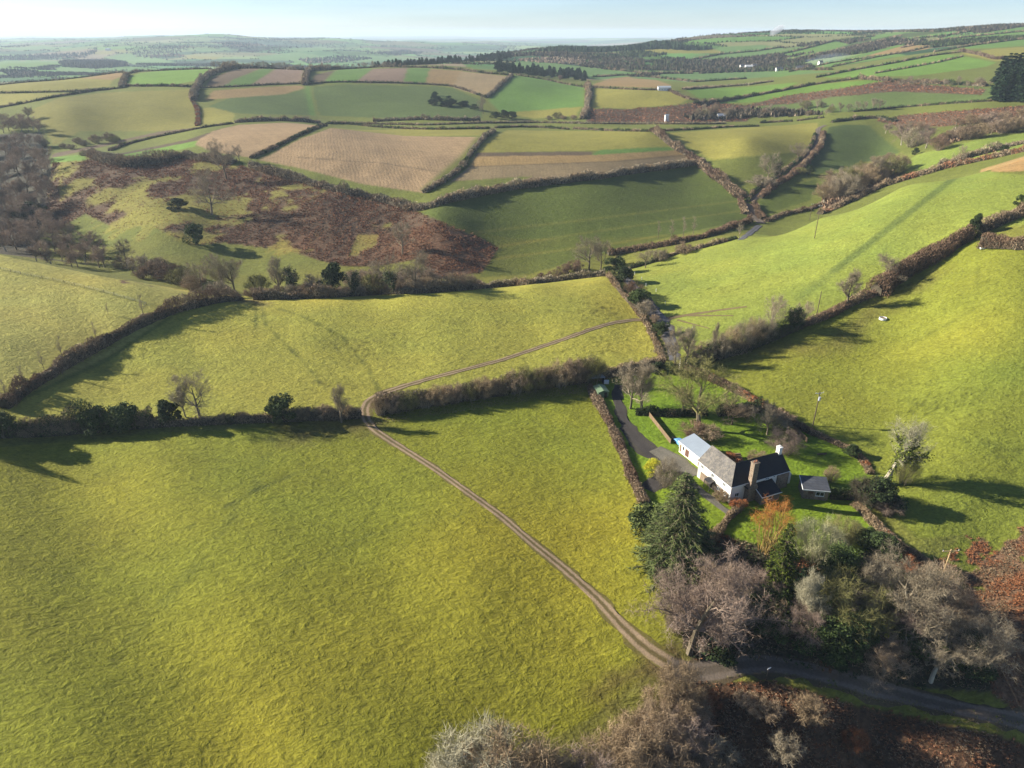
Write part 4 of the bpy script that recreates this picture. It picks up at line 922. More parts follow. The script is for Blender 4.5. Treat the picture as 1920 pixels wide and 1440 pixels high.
for i, (u, v, h, k) in enumerate([(380,548,54,'oak'),(418,548,66,'oak'),(440,548,58,'oak')]):
    plant(k, u, v, h, 'one of three gnarled oaks behind the gateway in the brow hedge', 'gnarled oaks behind the gateway', i, 1.15, ymin=250, ymax=420)
for u, v, h, k, va, lb in [(486,552,42,'bush',4,'olive ivy bush behind the brow hedge'),(524,555,66,'ash',0,'tall slim bare tree behind the brow hedge'),(550,556,60,'ivied',1,'slim tree wrapped in green ivy behind the brow hedge'),(592,553,44,'bush',1,'grey bush between the ivied tree and the dark one'),(628,552,62,'ever',1,'tall dark ivy covered tree on the brow hedge'),(662,556,52,'ivied',1,'ivied round tree right of the dark one on the brow'),(700,553,46,'bush',4,'greenish grey bush on the brow hedge'),(724,550,70,'oak',0,'tall spreading bare tree on the brow, left of a pair'),(738,552,56,'ivied',1,'lower ivy grown tree between two tall bare ones on the brow'),(778,548,72,'oak',3,'tall spreading bare tree on the brow, right of a pair')]:
    plant(k, u, v, h, lb, None, va, .8 if k in ('ever',) else 1.0, ymin=200, ymax=420)
for i in range(22):
    u = 470 + i * 19 + random.uniform(-6, 6); plant('scrub', u, 561 - max(0, u - 620) * .06 - 4, random.uniform(20, 36), 'one of the low brown scrub bushes filling the brow hedge between its trees', 'scrub along the brow hedge', i, 1.3, whole=True, ymin=200, ymax=420, mat=(tw_brown, tw_grey, tw_tan)[i % 3])
for i in range(16):
    u = 660 + i * 10 + random.uniform(-4, 4); plant('oak' if i % 3 == 0 else 'scrub', u, 540 + random.uniform(-6, 6), random.uniform(24, 44), 'one of the grey brown valley trees massed behind the right half of the brow hedge', 'valley trees behind the brow hedge', i, 1.1, whole=True, ymin=300, ymax=420, mat=tw_wood)
for i, (u, v, h) in enumerate([(232,503,28),(262,508,34),(292,520,36),(318,526,40),(345,535,38),(365,545,34),(408,556,34),(300,510,30),(268,522,26),(336,520,26)]):
    plant('bush', u, v, h, 'one of the dusky bare bushes crowding the valley stream left of the gnarled oaks', 'bushes along the valley stream', i, 1.4, whole=True, ymin=250, ymax=460)
for i, (u, v, h) in enumerate([(1060,512,22),(1078,508,26),(1040,520,18),(1018,524,16)]):
    plant('bush', u, v, h, 'one of the low russet bushes tapering away left of the broad oak', 'russet bushes by the broad oak', 3, 1.6, whole=True, mat=tw_red)
# sunken lane trees and thickets
plant('ivied', 1452, 338, 42, 'dark ivy clad tree beside the sunken lane', None, 1, .9, whole=False, ymin=400)
plant('oak', 1440, 338, 50, 'bare tree left of the ivy clad one by the sunken lane', None, 0, 1.0, ymin=400)
plant('oak', 1496, 302, 32, 'low spreading bare tree on the inside of the sunken lane bend', None, 3, 1.3, whole=True, ymin=400)
plant('bush', 1428, 350, 24, 'dark tangle of scrub above the lane junction', None, 1, 2.2, whole=True, ymin=400)
plant('ever', 1518, 326, 16, 'small dark evergreen on the right of the sunken lane', None, 1, .9, whole=True, ymin=400)
plant('bush', 1500, 326, 14, 'pale scrub right of the sunken lane', None, 4, 1.8, whole=True, ymin=400)
for i, (u, v, h) in enumerate([(1545,384,44),(1562,372,46),(1580,372,56),(1598,362,52),(1616,354,54),(1632,346,48),(1650,340,50),(1668,332,46),(1684,322,38),(1556,360,44),(1590,344,40),(1614,330,34),(1640,318,30),(1665,308,26),(1572,356,38)]):
    plant('scrub' if i % 3 else 'copse', u, v, h, 'one of the rounded bare trees in the dense brown thicket above the bright hill field', 'trees of the brown thicket', i, 1.15, whole=True, mat=(tw_tan, tw_brown, tw_grey, tw_olive)[i % 4], ymin=330, ymax=640)
for i, (u, v, h) in enumerate([(1690,272,42),(1712,276,44),(1736,278,44),(1760,282,34),(1700,250,26),(1726,250,26),(1660,250,22)]):
    plant('scrub' if i % 2 else 'copse', u, v, h, 'one of the dark bare trees clustered above the shaded triangular field', 'trees above the triangular field', i, 1.2, whole=True, ymin=380, ymax=760)
for i, (u, v, h) in enumerate([(1770,268,26),(1790,262,30),(1812,262,34),(1836,258,34),(1858,252,34),(1880,250,36),(1902,248,36),(1926,246,36),(1790,246,30),(1820,240,32),(1850,234,30),(1880,230,28),(1910,226,28),(1945,240,34)]):
    plant('scrub' if i % 4 else 'copse', u, v, h, 'one of the rounded bare trees in the belt at the right edge below the bracken', 'tree belt at the right edge', i, 1.2, whole=True, mat=(tw_tan, tw_wood, tw_brown)[i % 3], ymin=360, ymax=760)
plant('ever', 1716, 290, 14, 'small dark round bush in the lime field below the tree belt', None, 1, 1.0, whole=True, ymin=330)
plant('ever', 1882, 290, 18, 'dark round bush on the hedge under the tree belt', None, 1, 1.1, whole=True, ymin=330)
plant('oak', 1799, 308, 34, 'pale bare tree on the bushy hedge left of the tan corner', None, 1, .8, whole=True, ymin=330)
# left valley wood
k = 0
for row, (v0, n_, u0, u1, hh) in enumerate([(232,8,-20,62,30),(252,8,-20,84,32),(275,9,-30,92,34),(300,9,-30,96,38),(330,9,-30,98,40),(362,9,-30,104,44),(394,9,-30,100,46),(424,8,-30,96,48),(452,9,-30,140,50),(476,10,-30,190,52),(494,8,60,210,44)]):
    for i in range(int(n_ * 1.15)):
        n2 = int(n_ * 1.15); u = u0 + (u1 - u0) * (i + random.random() * .8) / n2; v = v0 + random.uniform(-8, 8); k += 1; hh_ = hh * .84
        plant('copse' if k % 4 else 'oak', u, v, hh_ * random.uniform(.75, 1.2), 'one of the massed grey bare trees in the wood filling the left valley', 'trees of the left valley wood', k, 1.15, whole=True, ymin=320, mat=tw_wood)
plant('bush', 84, 275, 16, 'dark bush at the top edge of the valley wood', None, 1, 1.2, whole=True, ymin=450)
plant('ever', 62, 412, 34, 'dark evergreen patch inside the valley wood', None, 1, 2.0, whole=True, ymin=340)
for i, (u, v, h) in enumerate([(148,270,16),(158,274,14),(180,268,18),(205,264,20),(215,268,16),(120,278,12),(135,280,12)]):
    plant('bush', u, v, h, 'one of the small scattered bushes in the hollow under the convex pasture', 'bushes in the hollow', i, 1.5, whole=True, ymin=520, ymax=900)
# far hill trees
for i in range(22):
    u = 404 + i * 7.6 + random.uniform(-2, 2); plant('oak', u, 127 - (i > 3) * 1.5, random.uniform(9, 15), 'one of the small bare trees silhouetted along the brow of the strip fields', 'trees on the brow', i, 1.1, whole=True, ymin=930, ymax=1500)
for i in range(20):
    u = 580 + i * 9 + random.uniform(-3, 3); plant('oak', u, 128, random.uniform(7, 14), 'one of the small bare trees on the brow right of the tree hedge', 'trees on the right brow', i, 1.1, whole=True, ymin=930, ymax=1500)
for i in range(16):
    u = 800 + random.uniform(0, 75); v = 186 + (u - 800) * .22 + random.uniform(-10, 10); plant('ever', u, v, random.uniform(7, 12), 'one of the near black gorse bushes scattered on the shaded far slope', 'gorse on the shaded slope', i, 1.6, whole=True, ymin=720, ymax=1200, mat=nd_dark)
plant('oak', 906, 214, 34, 'tall grey tree at the meeting of the shaded slope and the emerald field', None, 0, .7, whole=True, ymin=640)
for i, (u, v, h) in enumerate([(930,222,14),(945,221,16),(960,222,14),(890,206,12),(1045,222,14),(1056,224,10),(1030,225,10),(1075,224,10)]):
    plant('bush' if i > 3 else 'ever', u, v, h, 'one of the bushes along the foot of the emerald field', 'bushes below the emerald field', i, 1.5, whole=True, ymin=640, ymax=1000)
plant('bush', 1050, 150, 11, 'pale round tree against the dark conifer wood', None, 2, 1.0, whole=True, ymin=900, mat=tw_pink)
for i in range(26):
    u = 1290 + random.uniform(0, 270); v = 222 - (u - 1290) * .03 + random.uniform(-14, 4); plant('oak' if i % 2 else 'bush', u, v, random.uniform(10, 20), 'one of the scrubby trees around the cottage behind the ridge lane', 'scrub around the ridge cottage', i, 1.2, whole=True, ymin=600, ymax=1000)
for i, (u, v, h) in enumerate([(1512,206,16),(1500,200,14),(1636,206,22),(1648,206,20),(1622,208,18),(1606,208,18),(1590,210,16),(1575,210,18),(1560,206,12)]):
    plant('oak', u, v, h, 'one of the grey trees grouped at the left foot of the bracken hillside', 'trees under the bracken hillside', i, 1.1, whole=True, ymin=540, ymax=1000)
for i in range(9):
    plant('oak', 1690 + i * 21 + random.uniform(-6, 6), 162 + random.uniform(-3, 4) , random.uniform(12, 20), 'one of the bare trees in the scrub above the bracken hillside', 'trees above the bracken hillside', i, 1.2, whole=True, ymin=640, ymax=1200)
# conifers at the right edge
for i in range(34):
    r0_ = i % 3; u = 1868 + (i // 3) * 7.5 + random.uniform(-2, 2) + r0_ * 2; v = 190 - r0_ * 14 + random.uniform(-2, 2)
    plant('plantation', u, v, random.uniform(52, 66), 'one of the tall dark conifers in the stand at the right edge', 'dark conifer stand', i, 1.15, whole=True, ymin=480, ymax=1200)
# conifer wood on the middle ridge
for i in range(150):
    u = 930 + 168 * random.random(); t_ = (u - 930) / 168; v = 135 + 17 * t_ - 9 * random.random() + random.uniform(-1, 1)
    plant('plantation', u, v, random.uniform(11, 17), 'one of the dark conifers in the block behind the emerald field', 'conifer block behind the emerald field', i, 1.7, whole=True, ymin=960, ymax=1900)
for i in range(140):
    u = 700 + 256 * random.random(); v = 125 - (u - 700) * .05 - 7 * random.random() + random.uniform(-1, 2)
    plant('plantation', u, v, random.uniform(8, 15), 'one of the conifers in the plantation along the skyline behind the strip fields', 'skyline plantation', i, 1.8, whole=True, ymin=1200, ymax=2600)
# ------------------------------------------------------------------ track, lanes and driveway
def road_mat(name, c_edge, c_rut, c_mid, rut=.5, wet=0.0, k=.62, rutw=.2):
    m, nt, b = new_mat(name)
    a = N(nt, 'ShaderNodeAttribute', attribute_name='across').outputs['Fac']; g = N(nt, 'ShaderNodeNewGeometry').outputs['Position']
    nz_ = noise(nt, g, .8, 4, .65); a2 = mathn(nt, 'ABSOLUTE', mathn(nt, 'ADD', a, mathn(nt, 'MULTIPLY', mathn(nt, 'SUBTRACT', nz_, .5), .35)))
    rp = N(nt, 'ShaderNodeValToRGB'); nt.links.new(a2, rp.inputs[0]); e = rp.color_ramp.elements
    e[0].position = 0.0; e[0].color = (*(lin(c_mid) * k), 1); e[1].position = 1.0; e[1].color = (*(lin(c_edge) * k), 1)
    for p_, c_ in ((max(.02, rut - rutw), c_mid), (rut - rutw * .4, c_rut), (rut + rutw * .4, c_rut), (min(.97, rut + rutw), c_edge)):
        q = e.new(p_); q.color = (*(lin(c_) * k), 1)
    f = mathn(nt, 'MULTIPLY', maprange(nt, noise(nt, g, 2.6, 4, .65), .25, .75, .70, 1.3), maprange(nt, noise(nt, g, .16, 3), .3, .7, .85, 1.15))
    nt.links.new(scalecol(nt, rp.outputs[0], f), b.inputs['Base Color'])
    bp = N(nt, 'ShaderNodeBump'); bp.inputs['Strength'].default_value = .5; bp.inputs['Distance'].default_value = .12; nt.links.new(noise(nt, g, 3.0, 4), bp.inputs['Height']); nt.links.new(bp.outputs[0], b.inputs['Normal'])
    b.inputs['Roughness'].default_value = .92 - .5 * wet; b.inputs['Specular IOR Level'].default_value = .2 + .3 * wet
    return m
def road(name, pts, widths, mat, ymin=0, ymax=3e4, lift=.05, ragged=.35, step=.9):
    P3 = pathpx(pts, ymin, ymax, 8); d0 = np.concatenate([[0], np.cumsum(np.hypot(*(P3[1:, :2] - P3[:-1, :2]).T))])
    step = max(step, .004 * P3[:, 1].mean())
    Q3 = smooth_path(P3, step, 6); m = len(Q3); tg = np.gradient(Q3[:, :2], axis=0); tg = tg / np.linalg.norm(tg, axis=1, keepdims=True); nr = np.stack([-tg[:, 1], tg[:, 0]], 1)
    tpar = np.linspace(0, 1, m); wv = np.interp(tpar, np.linspace(0, 1, len(widths)), widths)
    nc = 11; ac = np.linspace(-1, 1, nc); V = np.zeros((m, nc, 3)); A_ = np.zeros((m, nc))
    for j, a in enumerate(ac):
        w_ = wv * .5 * (1 + (ragged * vnoise(tpar * m * step / 2.2, tpar * 0 + (3 if a > 0 else 9), 5) if abs(a) > .95 else 0))
        x = Q3[:, 0] + nr[:, 0] * a * w_; y = Q3[:, 1] + nr[:, 1] * a * w_
        V[:, j, 0] = x; V[:, j, 1] = y; V[:, j, 2] = ground(x, y) + lift * (1 if abs(a) < .95 else .3) + .0001 * y; A_[:, j] = a
    me = mesh_from(name, V.reshape(-1, 3), grid_faces(m, nc)[:, ::-1]); at = me.attributes.new('across', 'FLOAT', 'POINT'); at.data.foreach_set('value', A_.astype(np.float32).ravel())
    return link(name, me, mat, kind='structure')
m_track = road_mat('farm_track', (120,110,56), (176,152,122), (116,102,64), .48, 0, .6, .34)
m_trackf = road_mat('worn_earth', (126,118,66), (146,124,92), (128,112,76), .45, 0, .6, .3)
m_lane = road_mat('old_tarmac', (104,90,66), (134,120,106), (112,100,86), .5, .1, .62, .3)
m_wet = road_mat('wet_tarmac', (98,88,74), (118,116,116), (100,96,94), .5, .5, .55, .4)
m_drive = road_mat('driveway_tarmac', (96,90,78), (92,86,82), (88,82,78), .5, .05, .45, .3)
m_yard = road_mat('yard_gravel', (132,126,108), (144,138,124), (138,132,118), .5, 0, .5, .4)
TRK = [(1258,1246),(1215,1220),(1170,1178),(1120,1122),(1060,1068),(1000,1020),(940,968),(880,925),(820,882),(770,850),(730,825),(702,806),(686,786),(683,768),(690,752),(715,738),(760,723),(820,706),(880,691),(940,675),(1000,655),(1060,635),(1110,617),(1150,605),(1185,600),(1212,599)]
road('track', TRK, [4.4,3.4,2.8,2.6,2.5,2.4,2.5,2.6,2.9,3.6,3.6,3.0,2.7,2.6,2.6,2.6,2.7,2.7,2.7,2.7], m_track, 0, 330)
road('track', [(1230,601),(1262,595),(1300,589),(1345,582),(1400,575)], [3.6,2.4,1.8,1.2], m_trackf, 0, 330, .05, .2)
road('track', [(1290,592),(1330,592),(1375,592)], [1.5,1.1,.8], m_trackf, 0, 330, .065, .2)
road('track', [(1270,600),(1300,608),(1330,616)], [1.1,.8,.6], m_trackf, 0, 330, .08, .2)
road('lane', [(1250,1248),(1290,1264),(1340,1256),(1400,1245),(1450,1244),(1500,1253),(1560,1268),(1620,1284),(1700,1305),(1800,1329),(1930,1356),(2060,1380)], [5.0,5.4,5.0,4.4,4.0,3.8,3.6,3.4,3.2,3.2], m_lane, 0, 200)
road('lane', [(1165,512),(1190,540),(1210,564),(1224,583),(1240,600),(1252,622),(1260,650),(1264,676)], [4.0,4.5,6.0,6.5,5.0,4.0], m_wet, 0, 330, .09)
road('lane', [(1388,450),(1405,438),(1424,423)], [3.5,4,4.5], m_wet, 330, 640, .12)
road('lane', [(1428,419),(1420,412),(1412,404),(1407,394),(1405,382)], [6,8,8,7], m_lane, 330, 640, .12)
road('lane', [(1407,378),(1430,360),(1460,342),(1490,320),(1508,303),(1522,282),(1532,260),(1535,240),(1548,232)], [5,5,5,5], m_lane, 380, 760, .14)
DRV = [(1161,722),(1157,740),(1161,764),(1172,792),(1188,818),(1212,842),(1240,862),(1262,880)]
road('driveway', DRV, [3.0,3.0,3.2,3.5,4.2,5.2,6.0,6.0], m_drive, 100, 260)
road('yard', [(1228,842),(1252,856),(1276,872),(1300,893)], [5.0,6.0,6.0,5.2], m_yard, 100, 260, .075, .1)
road('driveway', [(1212,918),(1228,905),(1243,893)], [4.5,6,5], m_drive, 100, 260, .06)
road('path', [(1298,906),(1320,925),(1345,945),(1366,962)], [2.0,2.0,2.0], m_yard, 100, 260, .06)
# ------------------------------------------------------------------ buildings and small built things
class MB:
    """collects boxes, prisms and free polygons into one mesh"""
    def __init__(s): s.v = []; s.f = []; s.mi = []; s.m = 0
    def add(s, vs, fs):
        o = len(s.v); s.v += [tuple(x) for x in vs]; s.f += [tuple(i + o for i in q) for q in fs]; s.mi += [s.m] * len(fs); return s
    def box(s, x0, y0, z0, x1, y1, z1):
        return s.add([(x0,y0,z0),(x1,y0,z0),(x1,y1,z0),(x0,y1,z0),(x0,y0,z1),(x1,y0,z1),(x1,y1,z1),(x0,y1,z1)], [(0,3,2,1),(4,5,6,7),(0,1,5,4),(1,2,6,5),(2,3,7,6),(3,0,4,7)])
    def slab(s, pts, t):
        """polygon thickened straight down by t"""
        n_ = len(pts); lo = [(x, y, z - t) for x, y, z in pts]
        return s.add(list(pts) + lo, [tuple(range(n_)), tuple(range(2 * n_ - 1, n_ - 1, -1))] + [(i, i + n_, (i + 1) % n_ + n_, (i + 1) % n_) for i in range(n_)])
    def prism(s, poly, h0, h1):
        n_ = len(poly); return s.add([(x, y, h0) for x, y in poly] + [(x, y, h1) for x, y in poly], [tuple(range(n_ - 1, -1, -1)), tuple(range(n_, 2 * n_))] + [(i, (i + 1) % n_, (i + 1) % n_ + n_, i + n_) for i in range(n_)])
    def tube(s, p, q, r0, r1=None, n_=8):
        r1 = r0 if r1 is None else r1; p = Vector(p); q = Vector(q); d = (q - p).normalized(); a = d.orthogonal().normalized(); b = d.cross(a)
        vs = [p + (a * math.cos(2*math.pi*k/n_) + b * math.sin(2*math.pi*k/n_)) * r0 for k in range(n_)] + [q + (a * math.cos(2*math.pi*k/n_) + b * math.sin(2*math.pi*k/n_)) * r1 for k in range(n_)]
        return s.add(vs, [(k, (k+1) % n_, (k+1) % n_ + n_, k + n_) for k in range(n_)] + [tuple(range(n_-1, -1, -1)), tuple(range(n_, 2*n_))])
    def build(s, name, mat, parent=None, bevel=0, **pr):
        me = bpy.data.meshes.new(name); me.from_pydata([tuple(v) for v in s.v], [], s.f)
        o = link(name, me, mat, parent, **pr)
        if len(me.materials) > 1: me.polygons.foreach_set('material_index', s.mi)
        if bevel:
            bv = o.modifiers.new('edge', 'BEVEL'); bv.width = bevel; bv.segments = 2; bv.limit_method = 'ANGLE'
        return o
def plain(name, c, rough=.8, spec=.3, var=.12, scale=1.5, k=.8, metal=0, bump=0, bscale=6):
    m, nt, b = new_mat(name); g = N(nt, 'ShaderNodeTexCoord').outputs['Object']
    f = mathn(nt, 'MULTIPLY', maprange(nt, noise(nt, g, scale, 4, .6), .25, .75, 1 - var, 1 + var), maprange(nt, noise(nt, g, scale * .23, 2), .3, .7, 1 - var * .6, 1 + var * .6))
    nt.links.new(scalecol(nt, tuple(lin(c) * k), f), b.inputs['Base Color']); b.inputs['Roughness'].default_value = rough; b.inputs['Specular IOR Level'].default_value = spec; b.inputs['Metallic'].default_value = metal
    if bump:
        bp = N(nt, 'ShaderNodeBump'); bp.inputs['Strength'].default_value = .6; bp.inputs['Distance'].default_value = bump; nt.links.new(noise(nt, g, bscale, 3), bp.inputs['Height']); nt.links.new(bp.outputs[0], b.inputs['Normal'])
    return m
def masonry(name, ca, cb, mortar, sx=2.2, k=.62):
    m, nt, b = new_mat(name); g = N(nt, 'ShaderNodeTexCoord').outputs['Object']
    vo = N(nt, 'ShaderNodeTexVoronoi'); vo.inputs['Scale'].default_value = sx; mp = N(nt, 'ShaderNodeMapping'); mp.inputs['Scale'].default_value = (1, 1, 1.8); nt.links.new(g, mp.inputs[0]); nt.links.new(mp.outputs[0], vo.inputs['Vector'])
    sp = N(nt, 'ShaderNodeSeparateColor'); nt.links.new(vo.outputs['Color'], sp.inputs[0])
    mx = N(nt, 'ShaderNodeMix', data_type='RGBA'); mx.inputs['A'].default_value = (*(lin(ca) * k), 1); mx.inputs['B'].default_value = (*(lin(cb) * k), 1); nt.links.new(sp.outputs[0], mx.inputs['Factor'])
    m2 = N(nt, 'ShaderNodeMix', data_type='RGBA'); m2.inputs['B'].default_value = (*(lin(mortar) * k), 1); nt.links.new(mx.outputs['Result'], m2.inputs['A']); nt.links.new(maprange(nt, vo.outputs['Distance'], .35, .55, 0, .7), m2.inputs['Factor'])
    nt.links.new(scalecol(nt, m2.outputs['Result'], maprange(nt, noise(nt, g, .5, 3), .3, .7, .8, 1.2)), b.inputs['Base Color'])
    bp = N(nt, 'ShaderNodeBump'); bp.inputs['Strength'].default_value = .5; bp.inputs['Distance'].default_value = .05; bp.invert = True; nt.links.new(vo.outputs['Distance'], bp.inputs['Height']); nt.links.new(bp.outputs[0], b.inputs['Normal'])
    return m
def slates(name, c0, c1, blotch, k=.6, amt=.5, rough=.75, spec=.3):
    m, nt, b = new_mat(name); g = N(nt, 'ShaderNodeTexCoord').outputs['Object']; sx = N(nt, 'ShaderNodeSeparateXYZ'); nt.links.new(g, sx.inputs[0])
    br = N(nt, 'ShaderNodeTexBrick'); cb = N(nt, 'ShaderNodeCombineXYZ'); nt.links.new(mathn(nt, 'ADD', sx.outputs[0], sx.outputs[1]), cb.inputs[0]); nt.links.new(mathn(nt, 'MULTIPLY', sx.outputs[2], 1.6), cb.inputs[1]); nt.links.new(cb.outputs[0], br.inputs['Vector'])
    br.inputs['Scale'].default_value = 1; br.inputs['Brick Width'].default_value = .34; br.inputs['Row Height'].default_value = .26; br.inputs['Mortar Size'].default_value = .012
    br.inputs['Color1'].default_value = (*(lin(c0) * k), 1); br.inputs['Color2'].default_value = (*(lin(c1) * k), 1); br.inputs['Mortar'].default_value = (*(lin(c0) * k * .5), 1)
    mx = N(nt, 'ShaderNodeMix', data_type='RGBA'); nt.links.new(br.outputs[0], mx.inputs['A']); mx.inputs['B'].default_value = (*(lin(blotch) * k), 1); nt.links.new(maprange(nt, noise(nt, g, 1.1, 5, .7), .45, .62, 0, amt), mx.inputs['Factor'])
    nt.links.new(scalecol(nt, mx.outputs['Result'], maprange(nt, noise(nt, g, .4, 3), .3, .7, .85, 1.15)), b.inputs['Base Color']); b.inputs['Roughness'].default_value = rough; b.inputs['Specular IOR Level'].default_value = spec
    return m
M_white = plain('white_render', (244,240,230), .85, .2, .05, .8, .84); M_cream = plain('cream_render', (238,230,212), .85, .2, .06, .8, .82)
M_slate = slates('old_slate', (112,108,104), (138,132,126), (176,166,146), .56, .5); M_black = slates('black_slate', (40,42,46), (52,54,58), (66,68,70), .42, .3, .6, .3)
M_grey = slates('grey_slate', (84,88,98), (104,108,116), (120,120,118), .55, .3); M_metal = plain('sheet_roof', (176,188,200), .6, .3, .06, .6, .6)
M_stone = masonry('rubble_stone', (124,100,82), (178,152,128), (170,156,136), 2.4, .6); M_glass = plain('window_glass', (30,36,44), .12, .6, .1, .5, .5); M_frame = plain('white_paint', (246,246,242), .5, .4, .03, 1, .84)
M_wood = plain('weathered_wood', (150,126,98), .85, .2, .2, 2.0, .6); M_dark = plain('dark_shed_wood', (52,46,42), .85, .2, .2, 1.5, .5); M_red = plain('brown_door', (120,84,70), .7, .3, .1, 1, .6)
M_lead = plain('flashing', (190,196,204), .5, .5, .08, 1, .7); M_green = plain('green_sheet', (128,152,118), .6, .35, .12, .7, .6); M_pole = plain('pole_wood', (124,108,90), .85, .2, .2, 2, .55)
M_pole2 = plain('pale_pole_wood', (208,178,130), .85, .2, .15, 2, .7); M_blue = plain('blue_car_paint', (120,176,226), .25, .6, .04, 1, .75); M_tyre = plain('tyre', (28,28,30), .8, .2, .1, 3, .6)
M_steel = plain('galvanised', (196,202,204), .45, .5, .06, 1, .7); M_bin = plain('dark_plastic', (34,38,40), .5, .4, .05, 1, .6); M_lamp = plain('lamp_lens', (230,232,234), .15, .6, .02, 1, .8)

def root(name, label, cat, loc, rz=0, group=None):
    o = bpy.data.objects.new(name, None); COL.objects.link(o); o.location = loc; o.rotation_euler = (0, 0, rz); o['label'] = label; o['category'] = cat; o.empty_display_size = .5
    if group: o['group'] = group
    return o
def window(parent, face, a, z, w, h, off, bars=1, name='window'):
    """face: 'x-' 'x+' 'y-' 'y+' outward side; a along the wall, z sill height; off: wall plane"""
    def put(mb, a0, z0, a1, z1, d0, d1):
        s_ = -1 if face[1] == '-' else 1; e0, e1 = sorted((off + s_ * d0, off + s_ * d1))
        if face[0] == 'x': mb.box(e0, a0, z0, e1, a1, z1)
        else: mb.box(a0, e0, z0, a1, e1, z1)
    f = MB(); t = .09
    put(f, a, z, a + w, z + t, .005, .07); put(f, a, z + h - t, a + w, z + h, .005, .07); put(f, a, z + t, a + t, z + h - t, .005, .07); put(f, a + w - t, z + t, a + w, z + h - t, .005, .07)
    for k in range(bars): c = a + w * (k + 1) / (bars + 1); put(f, c - t / 2, z + t, c + t / 2, z + h - t, .005, .065)
    o = f.build(name, M_frame, parent); g = MB(); put(g, a + t, z + t, a + w - t, z + h - t, .003, .03); g.build('pane', M_glass, o)
    sl = MB(); put(sl, a - .08, z - .08, a + w + .08, z - .003, .003, .14); sl.build('sill', M_frame, o)
    return o
# ---- the farmhouse: origin at the outer corner of the L, x along the right wing, y along the left wing
HZ = .05; HC = np.array([53.14, 143.17]); HR = math.atan2(7.32, 16.9)
house = root('farmhouse', 'long white L shaped farmhouse with a grey slate wing and a black slate wing', 'house', (HC[0], HC[1], HZ), HR)
E, RZ_, D = 4.65, 8.0, 7.4; h2 = D / 2
wl = MB()
wl.add([(0,0,-1),(17.7,0,-1),(17.7,D,-1),(D,D,-1),(D,12.8,-1),(0,12.8,-1),(0,0,E),(17.7,0,E),(17.7,D,E),(D,D,E),(D,12.8,E),(0,12.8,E)], [(0,1,7,6),(1,2,8,7),(2,3,9,8),(3,4,10,9),(4,5,11,10),(5,0,6,11)])
wl.add([(17.7,0,E),(17.7,D,E),(17.7,h2,RZ_-.14)], [(0,1,2)]); wl.add([(0,12.8,E),(D,12.8,E),(h2,12.8,RZ_-.14)], [(0,2,1)])
wl.build('wall', M_white, house)
st = MB(); st.box(-.06, .6, -1, -.003, 11.6, 2.05); st.build('stone_plinth', M_stone, house)
st = MB(); st.box(14.2, -.35, -1, 17.76, -.003, 4.4); st.build('stone_wall', M_stone, house)
o_ = .32; sl_z = E - .12
rA = MB(); rA.slab([(-o_, -o_, sl_z), (h2, h2, RZ_), (h2, 13.05, RZ_), (-o_, 13.05, sl_z)], .14); rA.slab([(h2, h2, RZ_), (D + o_, D + o_, sl_z), (D + o_, 13.05, sl_z), (h2, 13.05, RZ_)], .14); rA.build('roof', M_slate, house, label='lichened grey slate roof')
rB = MB(); rB.slab([(-o_ + .003, -o_, sl_z + .003), (18.0, -o_, sl_z + .003), (18.0, h2, RZ_ + .003), (h2, h2, RZ_ + .003)], .14); rB.slab([(h2, h2, RZ_ + .003), (18.0, h2, RZ_ + .003), (18.0, D + o_, sl_z), (D + o_, D + o_, sl_z)], .14); rB.build('roof', M_black, house, label='black slate roof')
gt = MB(); gt.tube((-o_ - .05, -o_, sl_z - .06), (-o_ - .05, 13.0, sl_z - .06), .07); gt.tube((-o_, -o_ - .05, sl_z - .06), (17.9, -o_ - .05, sl_z - .06), .07); gt.tube((-.1, 12.6, sl_z - .1), (-.1, 12.6, 0), .05); gt.build('gutter', M_frame, house)
rg = MB(); rg.tube((h2, h2, RZ_ + .03), (h2, 13.0, RZ_ + .03), .11, n_=6); rg.build('ridge_tiles', M_slate, house); rg = MB(); rg.tube((h2 + .1, h2, RZ_ + .035), (17.95, h2, RZ_ + .035), .1, n_=6); rg.build('ridge_tiles', M_black, house)
ch = MB(); ch.box(4.3, -1.5, -1, 7.0, -.003, 3.6); ch.slab([(4.3, -1.5, 3.62), (7.0, -1.5, 3.62), (6.6, -1.1, 4.5), (4.9, -1.1, 4.5)], .3); ch.add([(4.3,-1.5,3.6),(7,-1.5,3.6),(7,0,3.6),(4.3,0,3.6),(5.0,-1.15,4.7),(6.5,-1.15,4.7),(6.5,0.1,4.7),(5.0,0.1,4.7)], [(0,1,5,4),(1,2,6,5),(2,3,7,6),(3,0,4,7)])
ch.box(5.0, -1.15, 4.7, 6.5, .1, 10.2); ch.box(4.9, -1.25, 10.2, 6.6, .2, 10.45); co = ch.build('chimney', M_stone, house, label='tall stone chimney stack on the front wall')
cp = MB(); cp.tube((5.4, -.55, 10.45), (5.4, -.55, 10.95), .17, .13); cp.tube((6.1, -.5, 10.45), (6.1, -.5, 10.9), .17, .13); cp.build('chimney_pot', plain('terracotta', (176,110,80), .8, .2, .1, 2, .6), co)
sh_ = MB(); sh_.box(3.9, -1.25, 3.45, 4.3, -.003, 3.6); sh_.build('shoulder_cap', M_black, co)
ch = MB(); ch.box(16.7, h2 - .55, RZ_ - .7, 17.65, h2 + .55, RZ_ + 1.5); ch.box(16.6, h2 - .65, RZ_ + 1.5, 17.75, h2 + .65, RZ_ + 1.65); co = ch.build('chimney', M_white, house, label='white rendered chimney at the end of the black roof')
cp = MB(); cp.tube((17.17, h2, RZ_ + 1.65), (17.17, h2, RZ_ + 2.1), .16, .12); cp.build('chimney_pot', M_white, co)
